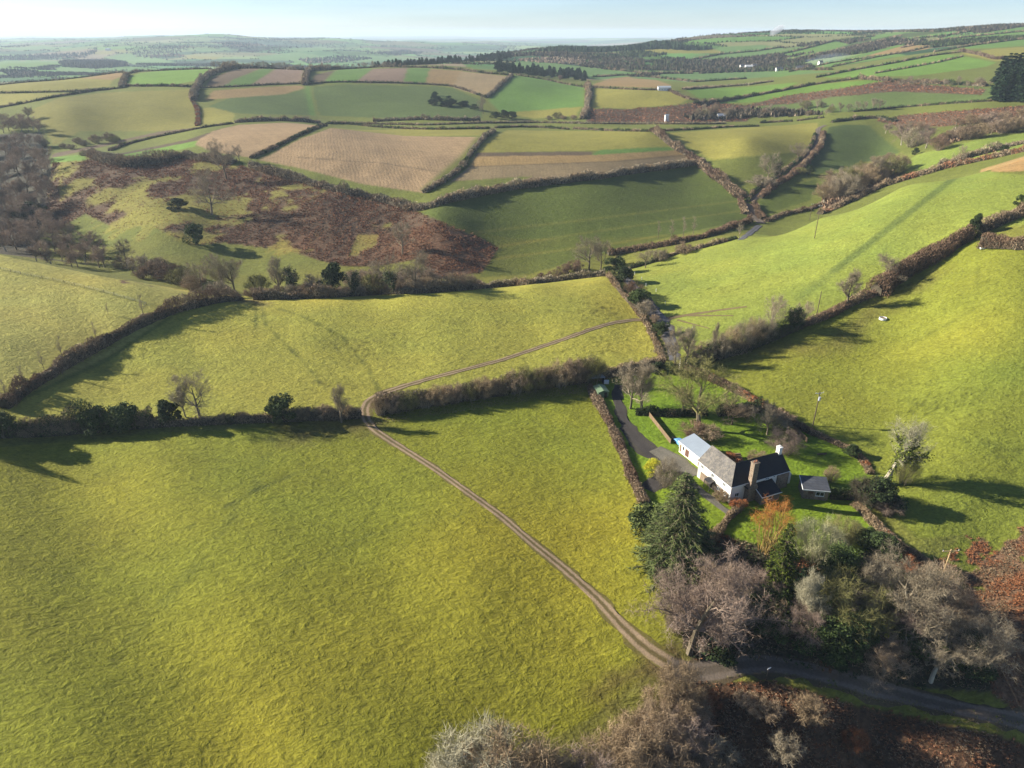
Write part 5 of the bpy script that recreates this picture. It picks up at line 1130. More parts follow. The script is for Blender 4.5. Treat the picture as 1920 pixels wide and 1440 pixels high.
le = MB(); le.add([(6.6,-3.6,-1),(12.3,-3.6,-1),(12.3,-.003,-1),(6.6,-.003,-1),(6.6,-3.6,2.0),(12.3,-3.6,2.0),(12.3,-.003,3.45),(6.6,-.003,3.45)], [(0,1,5,4),(1,2,6,5),(3,0,4,7)]); le.build('lean_to_wall', M_stone, house)
lr = MB(); lr.slab([(6.5,-3.9,2.0),(12.55,-3.9,2.0),(12.55,-.02,3.62),(6.5,-.02,3.62)], .12); lr.build('lean_to_roof', M_black, house); lv = MB(); lv.box(6.42, -3.97, 1.8, 12.63, -3.91, 2.03); lv.slab([(6.4,-3.95,2.04),(6.49,-3.95,2.04),(6.49,-.02,3.68),(6.4,-.02,3.68)], .2); lv.build('bargeboard', M_frame, house)
ex = MB(); ex.add([(17.77,.6,-1),(19.6,.6,-1),(19.6,4.4,-1),(17.77,4.4,-1),(17.77,.6,3.6),(19.6,.6,2.9),(19.6,4.4,2.9),(17.77,4.4,3.6)], [(0,1,5,4),(1,2,6,5),(2,3,7,6),(4,5,6,7)]); ex.build('porch', M_white, house)
# annex
an = MB(); an.add([(2.9,12.83,-1),(7.3,12.83,-1),(7.3,24.9,-1),(2.9,24.9,-1),(2.9,12.83,2.95),(7.3,12.83,4.0),(7.3,24.9,4.0),(2.9,24.9,2.95)], [(3,0,4,7),(0,1,5,4),(1,2,6,5),(2,3,7,6)]); an.build('annex_wall', M_cream, house)
ar = MB(); ar.slab([(2.55,12.84,3.0),(7.6,12.84,4.2),(7.6,25.2,4.2),(2.55,25.2,3.0)], .12); ar.build('annex_roof', M_metal, house, label='pale blue grey sheet roof'); fa = MB(); fa.box(2.47, 12.84, 2.78, 2.545, 25.2, 3.02); fa.box(2.55, 25.21, 2.78, 7.6, 25.28, 3.02); fa.build('fascia', M_frame, house)
for y_, w_, c_ in ((20.6, 1.5, M_red), (22.8, .5, M_glass), (24.0, .6, M_wood), (15.2, 1.3, M_red)):
    d_ = MB(); d_.box(2.83, y_, .05 if c_ is not M_glass else 1.2, 2.897, y_ + w_, 2.15); dd = d_.build('door' if c_ is not M_glass else 'window', c_, house)
    if c_ is not M_glass: k_ = MB(); k_.box(2.78, y_ + .1, 1.0, 2.828, y_ + .16, 1.15); k_.build('handle', M_steel, dd)
for y_ in (2.0, 6.4, 10.6): window(house, 'x-', y_, 3.05, 1.2, 1.05, 0, 2)
for y_ in (1.3, 3.6): window(house, 'x-', y_, .85, 1.1, 1.0, -.06, 1)
d_ = MB(); d_.box(-.14, 6.6, .02, -.063, 7.7, 2.0); dd = d_.build('door', M_dark, house); k_ = MB(); k_.box(-.19, 7.5, .95, -.143, 7.6, 1.1); k_.build('handle', M_steel, dd)
pc_ = MB(); pc_.slab([(-1.5, 5.9, 2.05), (-1.5, 8.3, 2.05), (-.063, 8.3, 2.5), (-.063, 5.9, 2.5)], .1); pc_.box(-1.45, 5.95, -.6, -1.3, 6.1, 1.93); pc_.box(-1.45, 8.1, -.6, -1.3, 8.25, 1.93); pc_.build('porch', M_slate, house)
window(house, 'y-', 1.4, 1.1, 1.25, 1.1, 0, 1)
window(house, 'y-', 10.4, 3.72, 1.3, .75, 0, 1); window(house, 'y-', 12.9, 3.75, .6, .6, 0, 0); window(house, 'y-', 8.6, .7, 1.3, .9, -3.6, 1)
# ---- stone outbuilding
oz = float(ground(71.8, 145.1)); ob = root('stone_outbuilding', 'small stone outbuilding with dark slate roof and white window right of the farmhouse', 'outbuilding', (71.7, 145.1, oz), math.radians(-8.5))
b_ = MB(); b_.add([(0,0,-.8),(6,0,-.8),(6,4.6,-.8),(0,4.6,-.8),(0,0,2.75),(6,0,2.75),(6,4.6,3.55),(0,4.6,3.55)], [(0,1,5,4),(1,2,6,5),(2,3,7,6),(3,0,4,7)]); b_.build('wall', M_stone, ob)
b_ = MB(); b_.slab([(-.2,-.3,2.84),(6.25,-.3,2.84),(6.25,4.8,3.75),(-.2,4.8,3.75)], .12); b_.build('roof', M_grey, ob); b_ = MB(); b_.box(-.2, -.37, 2.64, 6.25, -.305, 2.86); b_.slab([(-.29,-.37,2.9),(-.205,-.37,2.9),(-.205,4.8,3.82),(-.29,4.8,3.82)], .22); b_.build('bargeboard', M_frame, ob)
window(ob, 'y-', 3.0, 1.1, 2.0, 1.15, 0, 1)
d_ = MB(); d_.box(1.2, -.05, 1.6, 2.4, -.003, 2.4); d_.build('window', M_red, ob)
# ---- sheds at the driveway head
def at(u, v): p = ray(u, v); return (p[0], p[1], p[2])
p = at(1131, 746); gs = root('garden_shed', 'green sheet roofed shed beside the top of the driveway', 'shed', p, math.radians(12))
b_ = MB(); b_.add([(-1.7,0,-.4),(1.7,0,-.4),(1.7,4.6,-.4),(-1.7,4.6,-.4),(-1.7,0,2.1),(1.7,0,2.1),(1.7,4.6,2.1),(-1.7,4.6,2.1),(0,0,2.6),(0,4.6,2.6)], [(0,1,5,8,4),(1,2,6,5),(2,3,7,9,6),(3,0,4,7)]); b_.build('wall', M_green, gs)
b_ = MB(); b_.slab([(-1.9,-.2,2.08),(0,-.2,2.7),(0,4.8,2.7),(-1.9,4.8,2.08)], .08); b_.slab([(0,-.2,2.7),(1.9,-.2,2.08),(1.9,4.8,2.08),(0,4.8,2.7)], .08); b_.build('roof', M_green, gs)
b_ = MB(); b_.box(.3, -.05, 0, 1.2, -.003, 1.85); dd = b_.build('door', M_dark, gs); b_ = MB(); b_.box(.38, -.1, .9, .46, -.053, 1.05); b_.build('handle', M_steel, dd)
p = at(1119, 722); cs = root('field_shed', 'dark open fronted shed under the tallest bare hedge', 'shed', p, math.radians(10))
b_ = MB(); b_.box(-2.4, 3.0, -.4, 2.4, 3.12, 2.3); b_.box(-2.4, 0, -.4, -2.28, 2.997, 2.3); b_.box(2.28, 0, -.4, 2.4, 2.997, 2.3); b_.build('wall', M_dark, cs); b_ = MB(); b_.slab([(-2.7,-.5,2.75),(2.7,-.5,2.75),(2.7,3.4,2.35),(-2.7,3.4,2.35)], .08); b_.build('roof', M_metal, cs)
b_ = MB(); b_.box(-.06, -.06, -.4, .06, .06, 2.62); b_.build('post', M_pole2, cs)
p = at(1136, 719); b_ = MB(); b_.box(-.9, -.5, 0, .9, .5, 1.0); b_.box(-.95, -.55, 1.003, .95, .55, 1.1); b_.build('water_tank', M_frame, None, .05, label='white water tank behind the green shed', category='tank').location = p
# ---- car, bin
p = at(1274, 833); car = root('parked_car', 'light blue car parked against the end of the white annex', 'car', p, HR + math.radians(82))
prof = [(-2.05,.35),(-2.1,.75),(-1.95,.95),(-1.35,1.02),(-.75,1.48),(.75,1.5),(1.45,1.02),(1.95,.9),(2.1,.65),(2.05,.35)]
b_ = MB(); n_ = len(prof); b_.add([(x, -.84 if z < 1.1 else -.66, z) for x, z in prof] + [(x, .84 if z < 1.1 else .66, z) for x, z in prof], [tuple(range(n_)), tuple(range(2*n_-1, n_-1, -1))] + [(i, i + n_, (i+1) % n_ + n_, (i+1) % n_) for i in range(n_)]); b_.build('body', M_blue, car, .06)
b_ = MB()
for s_ in (-1, 1): b_.add([(-1.12, s_*.80, 1.1), (1.2, s_*.80, 1.1), (.72, s_*.70, 1.42), (-.68, s_*.70, 1.42)], [(0,1,2,3)])
b_.add([(-1.36,-.62,1.06),(-1.36,.62,1.06),(-.82,.56,1.46),(-.82,-.56,1.46)], [(0,1,2,3)]); b_.add([(1.46,-.62,1.06),(1.46,.62,1.06),(.85,.56,1.47),(.85,-.56,1.47)], [(0,1,2,3)]); b_.build('windows', M_glass, car)
for x_ in (-1.3, 1.3):
    for s_ in (-1, 1):
        b_ = MB(); b_.tube((x_, s_*.66, .32), (x_, s_*.88, .32), .32, n_=18); wh = b_.build('wheel', M_tyre, car); b_ = MB(); b_.tube((x_, s_*.883, .32), (x_, s_*.90, .32), .19, n_=14); b_.build('rim', M_steel, wh)
for s_ in (-.6, .6): b_ = MB(); b_.box(2.06, s_-.16, .62, 2.12, s_+.16, .78); b_.build('headlight', M_lamp, car)
p = at(1262, 826); wb = root('wheelie_bin', 'dark wheelie bin between the wooden fence and the blue car', 'bin', p, .4)
b_ = MB(); b_.add([(-.26,-.3,.1),(.26,-.3,.1),(.26,.3,.1),(-.26,.3,.1),(-.3,-.36,1.02),(.3,-.36,1.02),(.3,.36,1.02),(-.3,.36,1.02)], [(0,3,2,1),(4,5,6,7),(0,1,5,4),(1,2,6,5),(2,3,7,6),(3,0,4,7)]); b_.build('body', M_bin, wb, .03); b_ = MB(); b_.slab([(-.32,-.4,1.08),(.32,-.4,1.08),(.32,.42,1.12),(-.32,.42,1.12)], .05); b_.build('lid', M_bin, wb, .02)
for s_ in (-.22, .22): b_ = MB(); b_.tube((s_-.03, .3, .1), (s_+.03, .3, .1), .1, n_=12); b_.build('wheel', M_tyre, wb)
# ---- fences
def board_fence(u0, v0, u1, v1, h, label, panels, mat=None, ex=0):
    a = ray(u0, v0); b = ray(u1, v1); d = b - a; L_ = math.hypot(d[0], d[1]); ang = math.atan2(d[1], d[0]); f = root('wooden_fence', label, 'fence', (a[0], a[1], a[2]), ang)
    sl2 = (b[2] - a[2]) / L_
    for k in range(panels + 1):
        x = L_ * k / panels; q = MB(); q.box(x - .06, -.06, sl2 * x - .5, x + .06, .06, sl2 * x + h + .1); q.build('post', mat or M_wood, f)
    for k in range(panels):
        x0, x1 = L_ * k / panels + .063, L_ * (k + 1) / panels - .063; q = MB(); nb = max(3, int((x1 - x0) / .22))
        for j in range(nb):
            c0 = x0 + (x1 - x0) * j / nb; c1 = x0 + (x1 - x0) * (j + .94) / nb; zz = sl2 * (c0 + c1) / 2; q.box(c0, -.03 + .012 * (j % 2), zz - .2, c1, .0 + .012 * (j % 2), zz + h)
        q.build('panel', mat or M_wood, f)
    return f
board_fence(1217, 781, 1257, 832, 1.5, 'weathered board fence running from the yew hedge down to the blue car', 8)
board_fence(1474, 812, 1494, 824, 1.5, 'short board fence behind the pinkish garden shrub, lower of two', 3); board_fence(1488, 806, 1513, 830, 1.5, 'short board fence behind the pinkish garden shrub, upper of two', 4)
P3 = smooth_path(pathpx([(2,506),(60,519),(120,530),(200,550),(275,572)], 0, 330), 5.0, 2); wf = root('wire_fence', 'post and wire fence crossing the pale field at the left', 'fence', tuple(P3[0]))
for q3 in P3:
    l = q3 - P3[0]; q = MB(); q.tube((l[0], l[1], l[2] - .3), (l[0], l[1], l[2] + 1.25), .07, n_=6); q.build('post', M_pole, wf)
q = MB()
for zz in (.5, .85, 1.15):
    for a, b in zip(P3[:-1], P3[1:]): l, m_ = a - P3[0], b - P3[0]; q.tube((l[0], l[1], l[2] + zz), (m_[0], m_[1], m_[2] + zz), .012, n_=4)
q.build('wire', M_steel, wf)
# ---- garden steps, trough, markers
p = at(1390, 868); sp_ = root('garden_steps', 'timber edged steps climbing the bank behind the black roofed wing', 'steps', p, math.radians(8))
for k in range(6): q = MB(); q.box(-.9, k * .55, -.3 + k * .2, .9, k * .55 + .5, .1 + k * .2); st_ = q.build('step', M_wood, sp_); q = MB(); q.box(-.95, k * .55 - .08, .0 + k * .2, .95, k * .55 - .003, .14 + k * .2); q.build('riser', M_dark, st_)
p = at(1655, 599); tr = root('water_trough', 'white ring shaped feeding trough alone in the big right field', 'trough', p)
q = MB(); n_ = 20
for k in range(n_):
    a0, a1 = 2*math.pi*k/n_, 2*math.pi*(k+1)/n_
    for r0, r1, z0, z1 in ((1.15, 1.25, 0, .75),): q.add([(r0*math.cos(a0), r0*math.sin(a0), z0), (r1*math.cos(a0), r1*math.sin(a0), z0), (r1*math.cos(a1), r1*math.sin(a1), z0), (r0*math.cos(a1), r0*math.sin(a1), z0), (r0*math.cos(a0), r0*math.sin(a0), z1), (r1*math.cos(a0), r1*math.sin(a0), z1), (r1*math.cos(a1), r1*math.sin(a1), z1), (r0*math.cos(a1), r0*math.sin(a1), z1)], [(4,5,6,7),(1,2,6,5),(3,0,4,7)])
q.build('rim', M_frame, tr); q = MB(); q.prism([(1.15*math.cos(2*math.pi*k/n_), 1.15*math.sin(2*math.pi*k/n_)) for k in range(n_)], .4, .55); q.build('feed', M_wood, tr)
p = at(1843, 467); q = MB(); q.add([(-1,-.35,0),(1,-.35,0),(1,.35,0),(-1,.35,0),(-1.1,-.5,.6),(1.1,-.5,.6),(1.1,.5,.6),(-1.1,.5,.6),(-1.0,-.4,.6),(1.0,-.4,.6),(1.0,.4,.6),(-1.0,.4,.6),(-.95,-.3,.25),(.95,-.3,.25),(.95,.3,.25),(-.95,.3,.25)], [(0,1,5,4),(1,2,6,5),(2,3,7,6),(3,0,4,7),(4,5,9,8),(5,6,10,9),(6,7,11,10),(7,4,8,11),(8,9,13,12),(9,10,14,13),(10,11,15,14),(11,8,12,15),(12,13,14,15)]); q.build('cattle_trough', M_frame, None, label='small white cattle trough at the gap below the russet thicket', category='trough').location = p
mk = None
for i, (u, v) in enumerate([(1190,515),(1203,525),(1211,537),(1230,547),(1247,571),(1298,619)]):
    p = at(u, v)
    if mk is None: q = MB(); q.tube((0,0,-.2),(0,0,1.5),.09,.08); mk = q.build('marker_post', M_frame, None); o = mk
    else: o = mk.copy(); COL.objects.link(o)
    o.location = p; o['label'] = 'one of the white marker posts along the left edge of the bright hill field'; o['category'] = 'post'; o['group'] = 'white marker posts'
p = at(1274, 692); q = MB(); q.tube((0,0,-.3),(.05,0,2.4),.26,.2,10); q.tube((.05,0,2.4),(-.1,.1,4.2),.2,.11,8); q.tube((.0,0,1.4),(-.9,.1,2.2),.12,.05,6); q.build('dead_trunk', plain('bleached_wood', (224,214,196), .8, .2, .1, 2, .75), None, label='bleached broken trunk at the head of the garden', category='dead tree').location = p
p = at(1542, 853); q = MB(); q.tube((-1.4,0,.25),(1.2,.3,.3),.24,.2,10); q.tube((-.2,.1,.3),(.3,-.8,.5),.12,.06,6); q.build('fallen_log', M_pole, None, label='mossy log lying on the garden lawn above the outbuilding', category='log').location = p
# ---- poles and wires
def pole(u, v, hpx, label, arm=1.2, transformer=False, mat=None, yr=(0, 3e4), az=.2):
    p = ray(u, v, *yr); H = h_of(p, hpx); o = root('power_pole', label, 'power pole', (p[0], p[1], p[2]), az)
    q = MB(); q.tube((0,0,-.6), (0,0,H), .17, .12, 10); q.build('pole', mat or M_pole, o)
    if arm:
        q = MB(); q.box(-arm, -.07, H - .5, arm, .05, H - .36); q.tube((-arm*.6,0,H-.45),(0,0,H-1.2),.03,n_=5); q.tube((arm*.6,0,H-.45),(0,0,H-1.2),.03,n_=5); a_ = q.build('crossarm', M_pole2 if mat else M_steel, o)
        for x in (-arm + .1, 0, arm - .1): q = MB(); q.tube((x,0,H-.357),(x,0,H-.1),.06,.04,8); q.build('insulator', M_lamp, a_)
    if transformer: q = MB(); q.tube((.0,-.42,H-2.6),(.0,-.42,H-1.5),.33,n_=14); q.box(-.06,-.2,H-2.3,.06,-.1,H-1.8); q.build('transformer', M_lead, o)
    return p, H
pole(1524, 798, 62, 'power pole with a transformer beside the garden bank', 1.3, True)
pole(1530, 597, 50, 'plain pole standing in the narrow trimmed hedge', 0)
pole(1527, 447, 62, 'tall thin pole in the bright hill field', .9); pole(1518, 412, 30, 'short pole at the top edge of the bright hill field', .8, yr=(300, 600))
for i, (u, v, h) in enumerate([(1192, 1432, 52)]): p = ray(u, v); q = MB(); q.tube((0,0,-.4),(.25,.1,h_of(p,h)),.11,.06,8); q.build('birch_trunk', plain('birch_bark', (226,214,180), .8, .2, .15, 3, .75), None, label='slim pale birch trunk in the tan scrub at the bottom', category='dead tree').location = p
tp, tH = pole(1750, 1128, 94, 'pale power pole with a wide crossarm above the bare thicket', 1.7, False, M_pole2, az=.05)
def ptat(u, v, z): s = float(s_of(v)); Y = (ZC - z) / s; return np.array([float(q_of(u, v)) * Y, Y, z])
for i, x in enumerate((-1.6, 0, 1.6)):
    a = np.array([tp[0] + x, tp[1], tp[2] + tH - .1]); b = ptat(2040 + 34 * i, 1570, 6.0); b = a + (b - a) * 2.2
    q = MB(); pr_ = a
    for k in range(1, 21):
        t = k / 20; c = a * (1 - t) + b * t; c = c - np.array([0, 0, 2.5 * t * (1 - t)]); q.tube(pr_, c, .008, n_=4); pr_ = c
    q.build('overhead_wire', M_pole, None, label='one of three pale wires running from the wide crossarm to the lower right corner', category='wire', group='overhead wires')
p = at(1437, 1268); sg = root('signpost', 'small signpost with a white arm on the lane bend', 'sign', p, .5)
q = MB(); q.tube((0,0,-.3),(.12,0,2.0),.06,.05,8); q.build('post', M_wood, sg); q = MB(); q.add([(-.1,-.03,1.75),(.7,-.03,1.75),(.85,-.03,1.9),(.7,-.03,2.05),(-.1,-.03,2.05),(-.1,.03,1.75),(.7,.03,1.75),(.85,.03,1.9),(.7,.03,2.05),(-.1,.03,2.05)], [(0,1,2,3,4),(9,8,7,6,5),(0,5,6,1),(1,6,7,2),(2,7,8,3),(3,8,9,4),(4,9,5,0)]); q.build('arm', M_frame, sg)
# ---- distant buildings
def cottage(u, v, L_, W_, E_, R_, az, label, wm, rm, yr, name='cottage', cat='house', chim=True, group=None):
    p = ray(u, v, *yr); o = root(name, label, cat, (p[0], p[1], p[2]), az, group); h_ = W_ / 2
    q = MB(); q.add([(0,0,-1.5),(L_,0,-1.5),(L_,W_,-1.5),(0,W_,-1.5),(0,0,E_),(L_,0,E_),(L_,W_,E_),(0,W_,E_),(0,h_,R_),(L_,h_,R_)], [(0,1,5,4),(1,2,6,9,5),(2,3,7,6),(3,0,4,8,7)]); q.build('wall', wm, o)
    q = MB(); q.slab([(-.3,-.4,E_-.1),(L_+.3,-.4,E_-.1),(L_+.3,h_,R_+.15),(-.3,h_,R_+.15)], .14); q.slab([(-.3,h_,R_+.15),(L_+.3,h_,R_+.15),(L_+.3,W_+.4,E_-.1),(-.3,W_+.4,E_-.1)], .14); rf = q.build('roof', rm, o)
    if chim: q = MB(); q.box(L_-1.4, h_-.5, R_-.5, L_-.4, h_+.5, R_+1.4); q.build('chimney', M_stone, rf)
    for k in range(max(1, int(L_ / 4))): window(o, 'y-', 1.2 + k * 3.6, 1.0, 1.2, 1.1, 0, 1)
cottage(1234, 170, 17, 7, 4.0, 5.6, .02, 'white field barn standing alone at the top of the yellow green field', M_frame, M_steel, (850, 1400), 'field_barn', 'barn', False)
cottage(1346, 223, 10, 6, 3.2, 5.4, .1, 'pale cottage with a light roof among scrub behind the ridge lane', M_cream, M_lead, (620, 1000)); cottage(1247, 228, 4, 3.5, 6.5, 7.4, .1, 'small white tower like shed against the dark bracken', M_white, M_metal, (620, 1000), 'tower_shed', 'shed', False)
for u, v, L_, lb in [(1388,128,11,'white village house, leftmost of the cluster under the wood'),(1398,129.5,16,'long white village house in front of the cluster'),(1410,127,10,'cream village house behind the long white one'),(1455,134,13,'low white village building left of the gabled house'),(1492,132,14,'white gabled village house at the right of the village'),(1536,122,7,'tiny white cottage by the smoke')]:
    cottage(u, v, L_, 8, 5, 8, random.uniform(-.3, .3), lb, M_white, M_grey if L_ != 16 else M_white, (1150, 2200))
cottage(198, 95, 26, 14, 8, 12, .1, 'white farm far away on the blue hills', M_white, M_lead, (2500, 9000), 'far_farm', 'house', False)
# ------------------------------------------------------------------ the copse and garden, close up
for k, u, v, h, wd, va, mt, lb in [
 ('spruce',1266,1062,164,1.22,0,None,'big blue green spruce towering beside the farmhouse'),
 ('fir',1452,1128,140,.95,0,None,'dark green fir behind the orange willow'),
 ('willow',1440,1032,106,.95,0,None,'bright orange willow in front of the lean-to'),
 ('copse',1292,1224,182,1.0,1,tw_pink,'large pinkish grey bare tree standing over the track and lane junction'),
 ('copse',1348,1150,92,1.0,2,tw_brown,'brownish bare tree between the spruce and the pinkish tree'),
 ('copse',1415,1140,70,1.3,2,tw_pink,'low pinkish bare tree left of the fir'),
 ('fan',1525,1050,84,1.0,0,tw_silver,'pale silvery domed shrub below the garden lawn'),
 ('laurel',1564,1106,84,.85,0,lf_ever,'big bright green laurel right of the fir'),
 ('scrub',1580,1014,48,1.2,4,None,'olive shrub between the silvery dome and the bank'),
 ('ever',1648,1046,46,1.3,1,None,'dark evergreen shrub on the garden side of the old bank'),
 ('ever',1622,1022,30,1.3,0,None,'smaller dark evergreen above the other by the old bank'),
 ('bush',1690,1068,34,1.6,3,fern,'rusty bramble mound at the end of the old bank'),
 ('fan',1640,1136,96,.9,0,tw_grey,'pale silver topped shrub in the middle of the copse'),
 ('copse',1688,1196,140,1.05,2,tw_grey,'tall grey bare tree with pale limbs in the copse'),
 ('scrub',1582,1172,100,1.2,4,None,'large olive green twiggy shrub below the laurel'),
 ('fan',1738,1170,116,1.0,2,tw_brown,'wide brown multi stemmed shrub around the pale pole'),
 ('ash',1502,1182,92,.9,0,tw_pale,'white barked bare tree right of the fir foot'),
 ('copse',1520,1204,70,1.3,0,tw_pink,'rounded pinkish bare tree above the lane, left of the yellow shrub'),
 ('ever',1600,1216,67,1.0,0,None,'glossy dark evergreen behind the yellow shrub'),
 ('laurel',1636,1188,36,1.1,0,lf_yellow,'yellow leaved shrub glowing in the copse'),
 ('copse',1694,1218,81,1.3,2,tw_pink,'broad pinkish bare tree right of the yellow shrub'),
 ('copse',1655,1266,72,1.3,1,tw_brown,'low tan bare tree leaning over the lane'),
 ('copse',1745,1278,94,1.2,0,tw_grey,'grey bare tree overhanging the lane on the right'),
 ('ever',1736,1246,60,1.1,2,None,'ivy green bush inside the grey bare trees'),
 ('fan',1822,1250,112,.9,2,None,'grey brown shrub under the overhead wires'),
 ('ever',1800,1250,64,1.2,1,None,'very dark evergreen under the overhead wires'),
 ('ever',1402,1172,56,1.3,1,None,'dark evergreen in the shade right of the pinkish tree'),
 ('scrub',1436,1166,62,1.3,0,None,'brown shrub in the shade below the fir'),
 ('ever',1475,1192,44,1.5,0,None,'dark green undergrowth bush above the lane verge'),
 ('ever',1345,1214,48,1.6,1,None,'dark undergrowth bush beside the pinkish tree trunk'),
 ('ever',1560,1228,40,1.6,1,None,'low dark evergreen on the lane verge below the evergreens'),
 ('copse',1600,1176,73,1.2,1,tw_grey,'slender grey bare tree behind the yellow shrub'),
 ('copse',1780,1202,96,1.1,1,tw_brown,'brown bare tree left of the shrub under the wires'),
 ('ever',1214,1014,62,1.1,2,nd_blue,'grey green cypress bush at the left foot of the spruce'),
 ('spruce',1240,1070,84,1.05,0,None,'lower young spruce in front of the big one'),
 ('spruce',1312,1064,74,1.0,0,nd_dark,'dark young conifer right of the big spruce'),
 ('scrub',1362,1086,40,1.3,1,tw_pink,'greyish pink shrub between lawn and copse'),
 ('copse',1398,1130,52,1.2,1,tw_brown,'brown bare tree at the lawn edge left of the fir'),
 ('ivied',1652,908,132,1.0,0,None,'leaning bare tree with a yellow green ivy covered trunk at the garden corner'),
 ('scrub',1622,948,60,1.1,1,tw_dusk,'dark hollow thicket at the foot of the leaning tree'),  # inner shade of the thicket painted into its dark twigs
 ('ever',1645,954,56,1.2,1,None,'black green bush inside the hollow thicket'),
 ('scrub',1662,962,40,1.1,0,tw_pink,'small pinkish bush right of the hollow thicket'),
 ('fan',1692,906,64,.7,1,tw_olive,'olive saplings beside the leaning ivied tree'),
 ('oak',1182,766,84,.95,1,None,'bare tree at the top of the driveway, left of a pair'),
 ('ash',1203,768,80,1.0,0,None,'bare tree at the top of the driveway, right of a pair'),
 ('oak',1310,806,112,1.3,3,tw_olive,'wide spreading old apple tree in the upper garden'),
 ('oak',1276,780,54,1.2,2,tw_brown,'low bare orchard tree left of the wide apple tree'),
 ('oak',1438,815,58,.9,0,None,'small bare tree on the lawn near the upper bank'),
 ('oak',1372,796,54,1.2,2,tw_brown,'low brown orchard tree right of the wide apple tree'),
 ('fan',1468,850,50,1.2,1,tw_pink,'pinkish grey garden shrub behind the white chimney'),
 ('bush',1300,818,34,1.5,3,None,'russet shrub behind the sheet roofed annex, left'),
 ('bush',1328,824,32,1.4,0,None,'brown shrub behind the sheet roofed annex, right'),
 ('fan',1556,903,34,.8,1,fern_gd,'small beige shrub on the lawn above the outbuilding'),
 ('laurel',1224,886,26,1.2,0,lf_yellow,'yellowish shrub on the verge by the yard'),
 ('fan',1250,912,62,.8,2,None,'bare grey shrub between the yard and the spruce'),
 ('bush',1384,952,22,1.3,3,fern,'rusty shrub at the front corner of the farmhouse'),
 ('bush',1352,940,24,1.2,0,fern_gd,'straw coloured border plants before the farmhouse front'),
 ('ever',1232,698,20,1.4,1,None,'clipped dark bush at the head of the lawn'),
 ('ever',1254,698,18,1.4,0,None,'second clipped bush at the head of the lawn'),
 ('bush',1365,868,20,1.8,3,fern,'rusty bank plants left of the garden steps'),
 ('bush',1420,862,18,2.0,3,fern_gd,'straw bank plants right of the garden steps'),
 ('bush',1398,780,24,1.6,1,None,'dark tangled shrub against the evergreen row'),
 ('bush',1452,806,36,1.3,1,None,'dark bush under the bank left of the power pole'),
 ('bush',1470,796,26,1.5,0,None,'brown bush on the bank below the power pole'),
 ('ever',1596,856,22,1.4,1,None,'dark low bush on the turning earth bank'),
 ('scrub',1272,1322,80,.85,1,fern_gd,'tall tan spray of bare stems on the track side of the lane junction'),
 ('scrub',1322,1196,104,1.0,1,tw_pink,'rounded pinkish shrub filling in right of the large pinkish tree'),
 ('scrub',1268,1180,70,.8,3,tw_pink,'small pinkish shrub at the field side of the large pinkish tree'),
 ('ever',1545,1150,58,1.3,2,None,'deep green rounded evergreen in the middle of the copse'),
 ('laurel',1600,1130,56,1.1,0,lf_dark,'dark laurel under the silver topped shrub'),
 ('ever',1440,1160,54,1.2,2,None,'dark evergreen against the foot of the fir'),
 ('fir',1490,1150,84,.9,0,nd_dark,'smaller very dark fir behind the white barked tree'),
 ('ever',1680,1150,60,1.3,0,None,'green holly among the grey trees of the copse'),
 ('ever',1560,1215,62,1.2,0,None,'green shrub between the rounded tree and the yellow shrub'),
 ('ever',1700,1222,56,1.2,2,lf_ever,'mid green ivy mound right of the yellow shrub'),
 ('ever',1765,1200,60,1.2,1,None,'dark holly below the pale power pole'),
 ('scrub',1520,1120,44,1.2,4,None,'olive undershrub below the silvery dome'),
]:
    plant(k, u, v, h, lb, None, va, wd, mat=mt, whole=(h < 30), rz=(-.2 if k == 'ivied' else None))
for i, (u, v, h, w_) in enumerate([(1252,1362,66,1.2),(1232,1396,70,1.2),(1198,1432,76,1.2),(1276,1404,66,1.3),(1150,1472,84,1.2),(1232,1462,78,1.3),(1300,1456,64,1.3),(1100,1520,92,1.2),(1180,1500,76,1.2),(1286,1350,56,1.1)]):
    plant('scrub', u, v, h, 'one of the tan bare bushes in the scrub below the foreground field', 'tan scrub bushes', i, w_, whole=False, mat=(fern_gd, tw_brown, fern_gd, tw_pink)[i % 4])
for i, (u, v, h) in enumerate([(905,1500,112),(962,1500,116),(870,1510,88),(1000,1520,104)]):
    plant('scrub', u, v, h, 'one of the beige twiggy bushes cut by the bottom edge of the photo', 'beige bushes at the bottom', i, 1.2, whole=False, mat=(tw_pale, fern_gd)[i % 2])
for i, (u, v, h, m_) in enumerate([(1345,1440,50,tw_grey),(1440,1346,34,tw_brown),(1510,1350,44,fern_gd),(1400,1330,34,tw_brown),(1320,1330,36,fern_dk),(1600,1400,34,fern_dk),(1470,1420,40,tw_grey)]):
    plant('bush', u, v, h, ['grey ghostly bush in the shaded bracken corner','grey dead stems in the middle of the shaded bracken','straw coloured bush standing in the shaded bracken','brown low bush in the bracken under the signpost','dull brown bush at the left end of the bracken slope','dull brown bush near the lane in the lower bracken','grey dead stems low in the shaded bracken'][i], None, i, 1.1, whole=True, mat=m_)

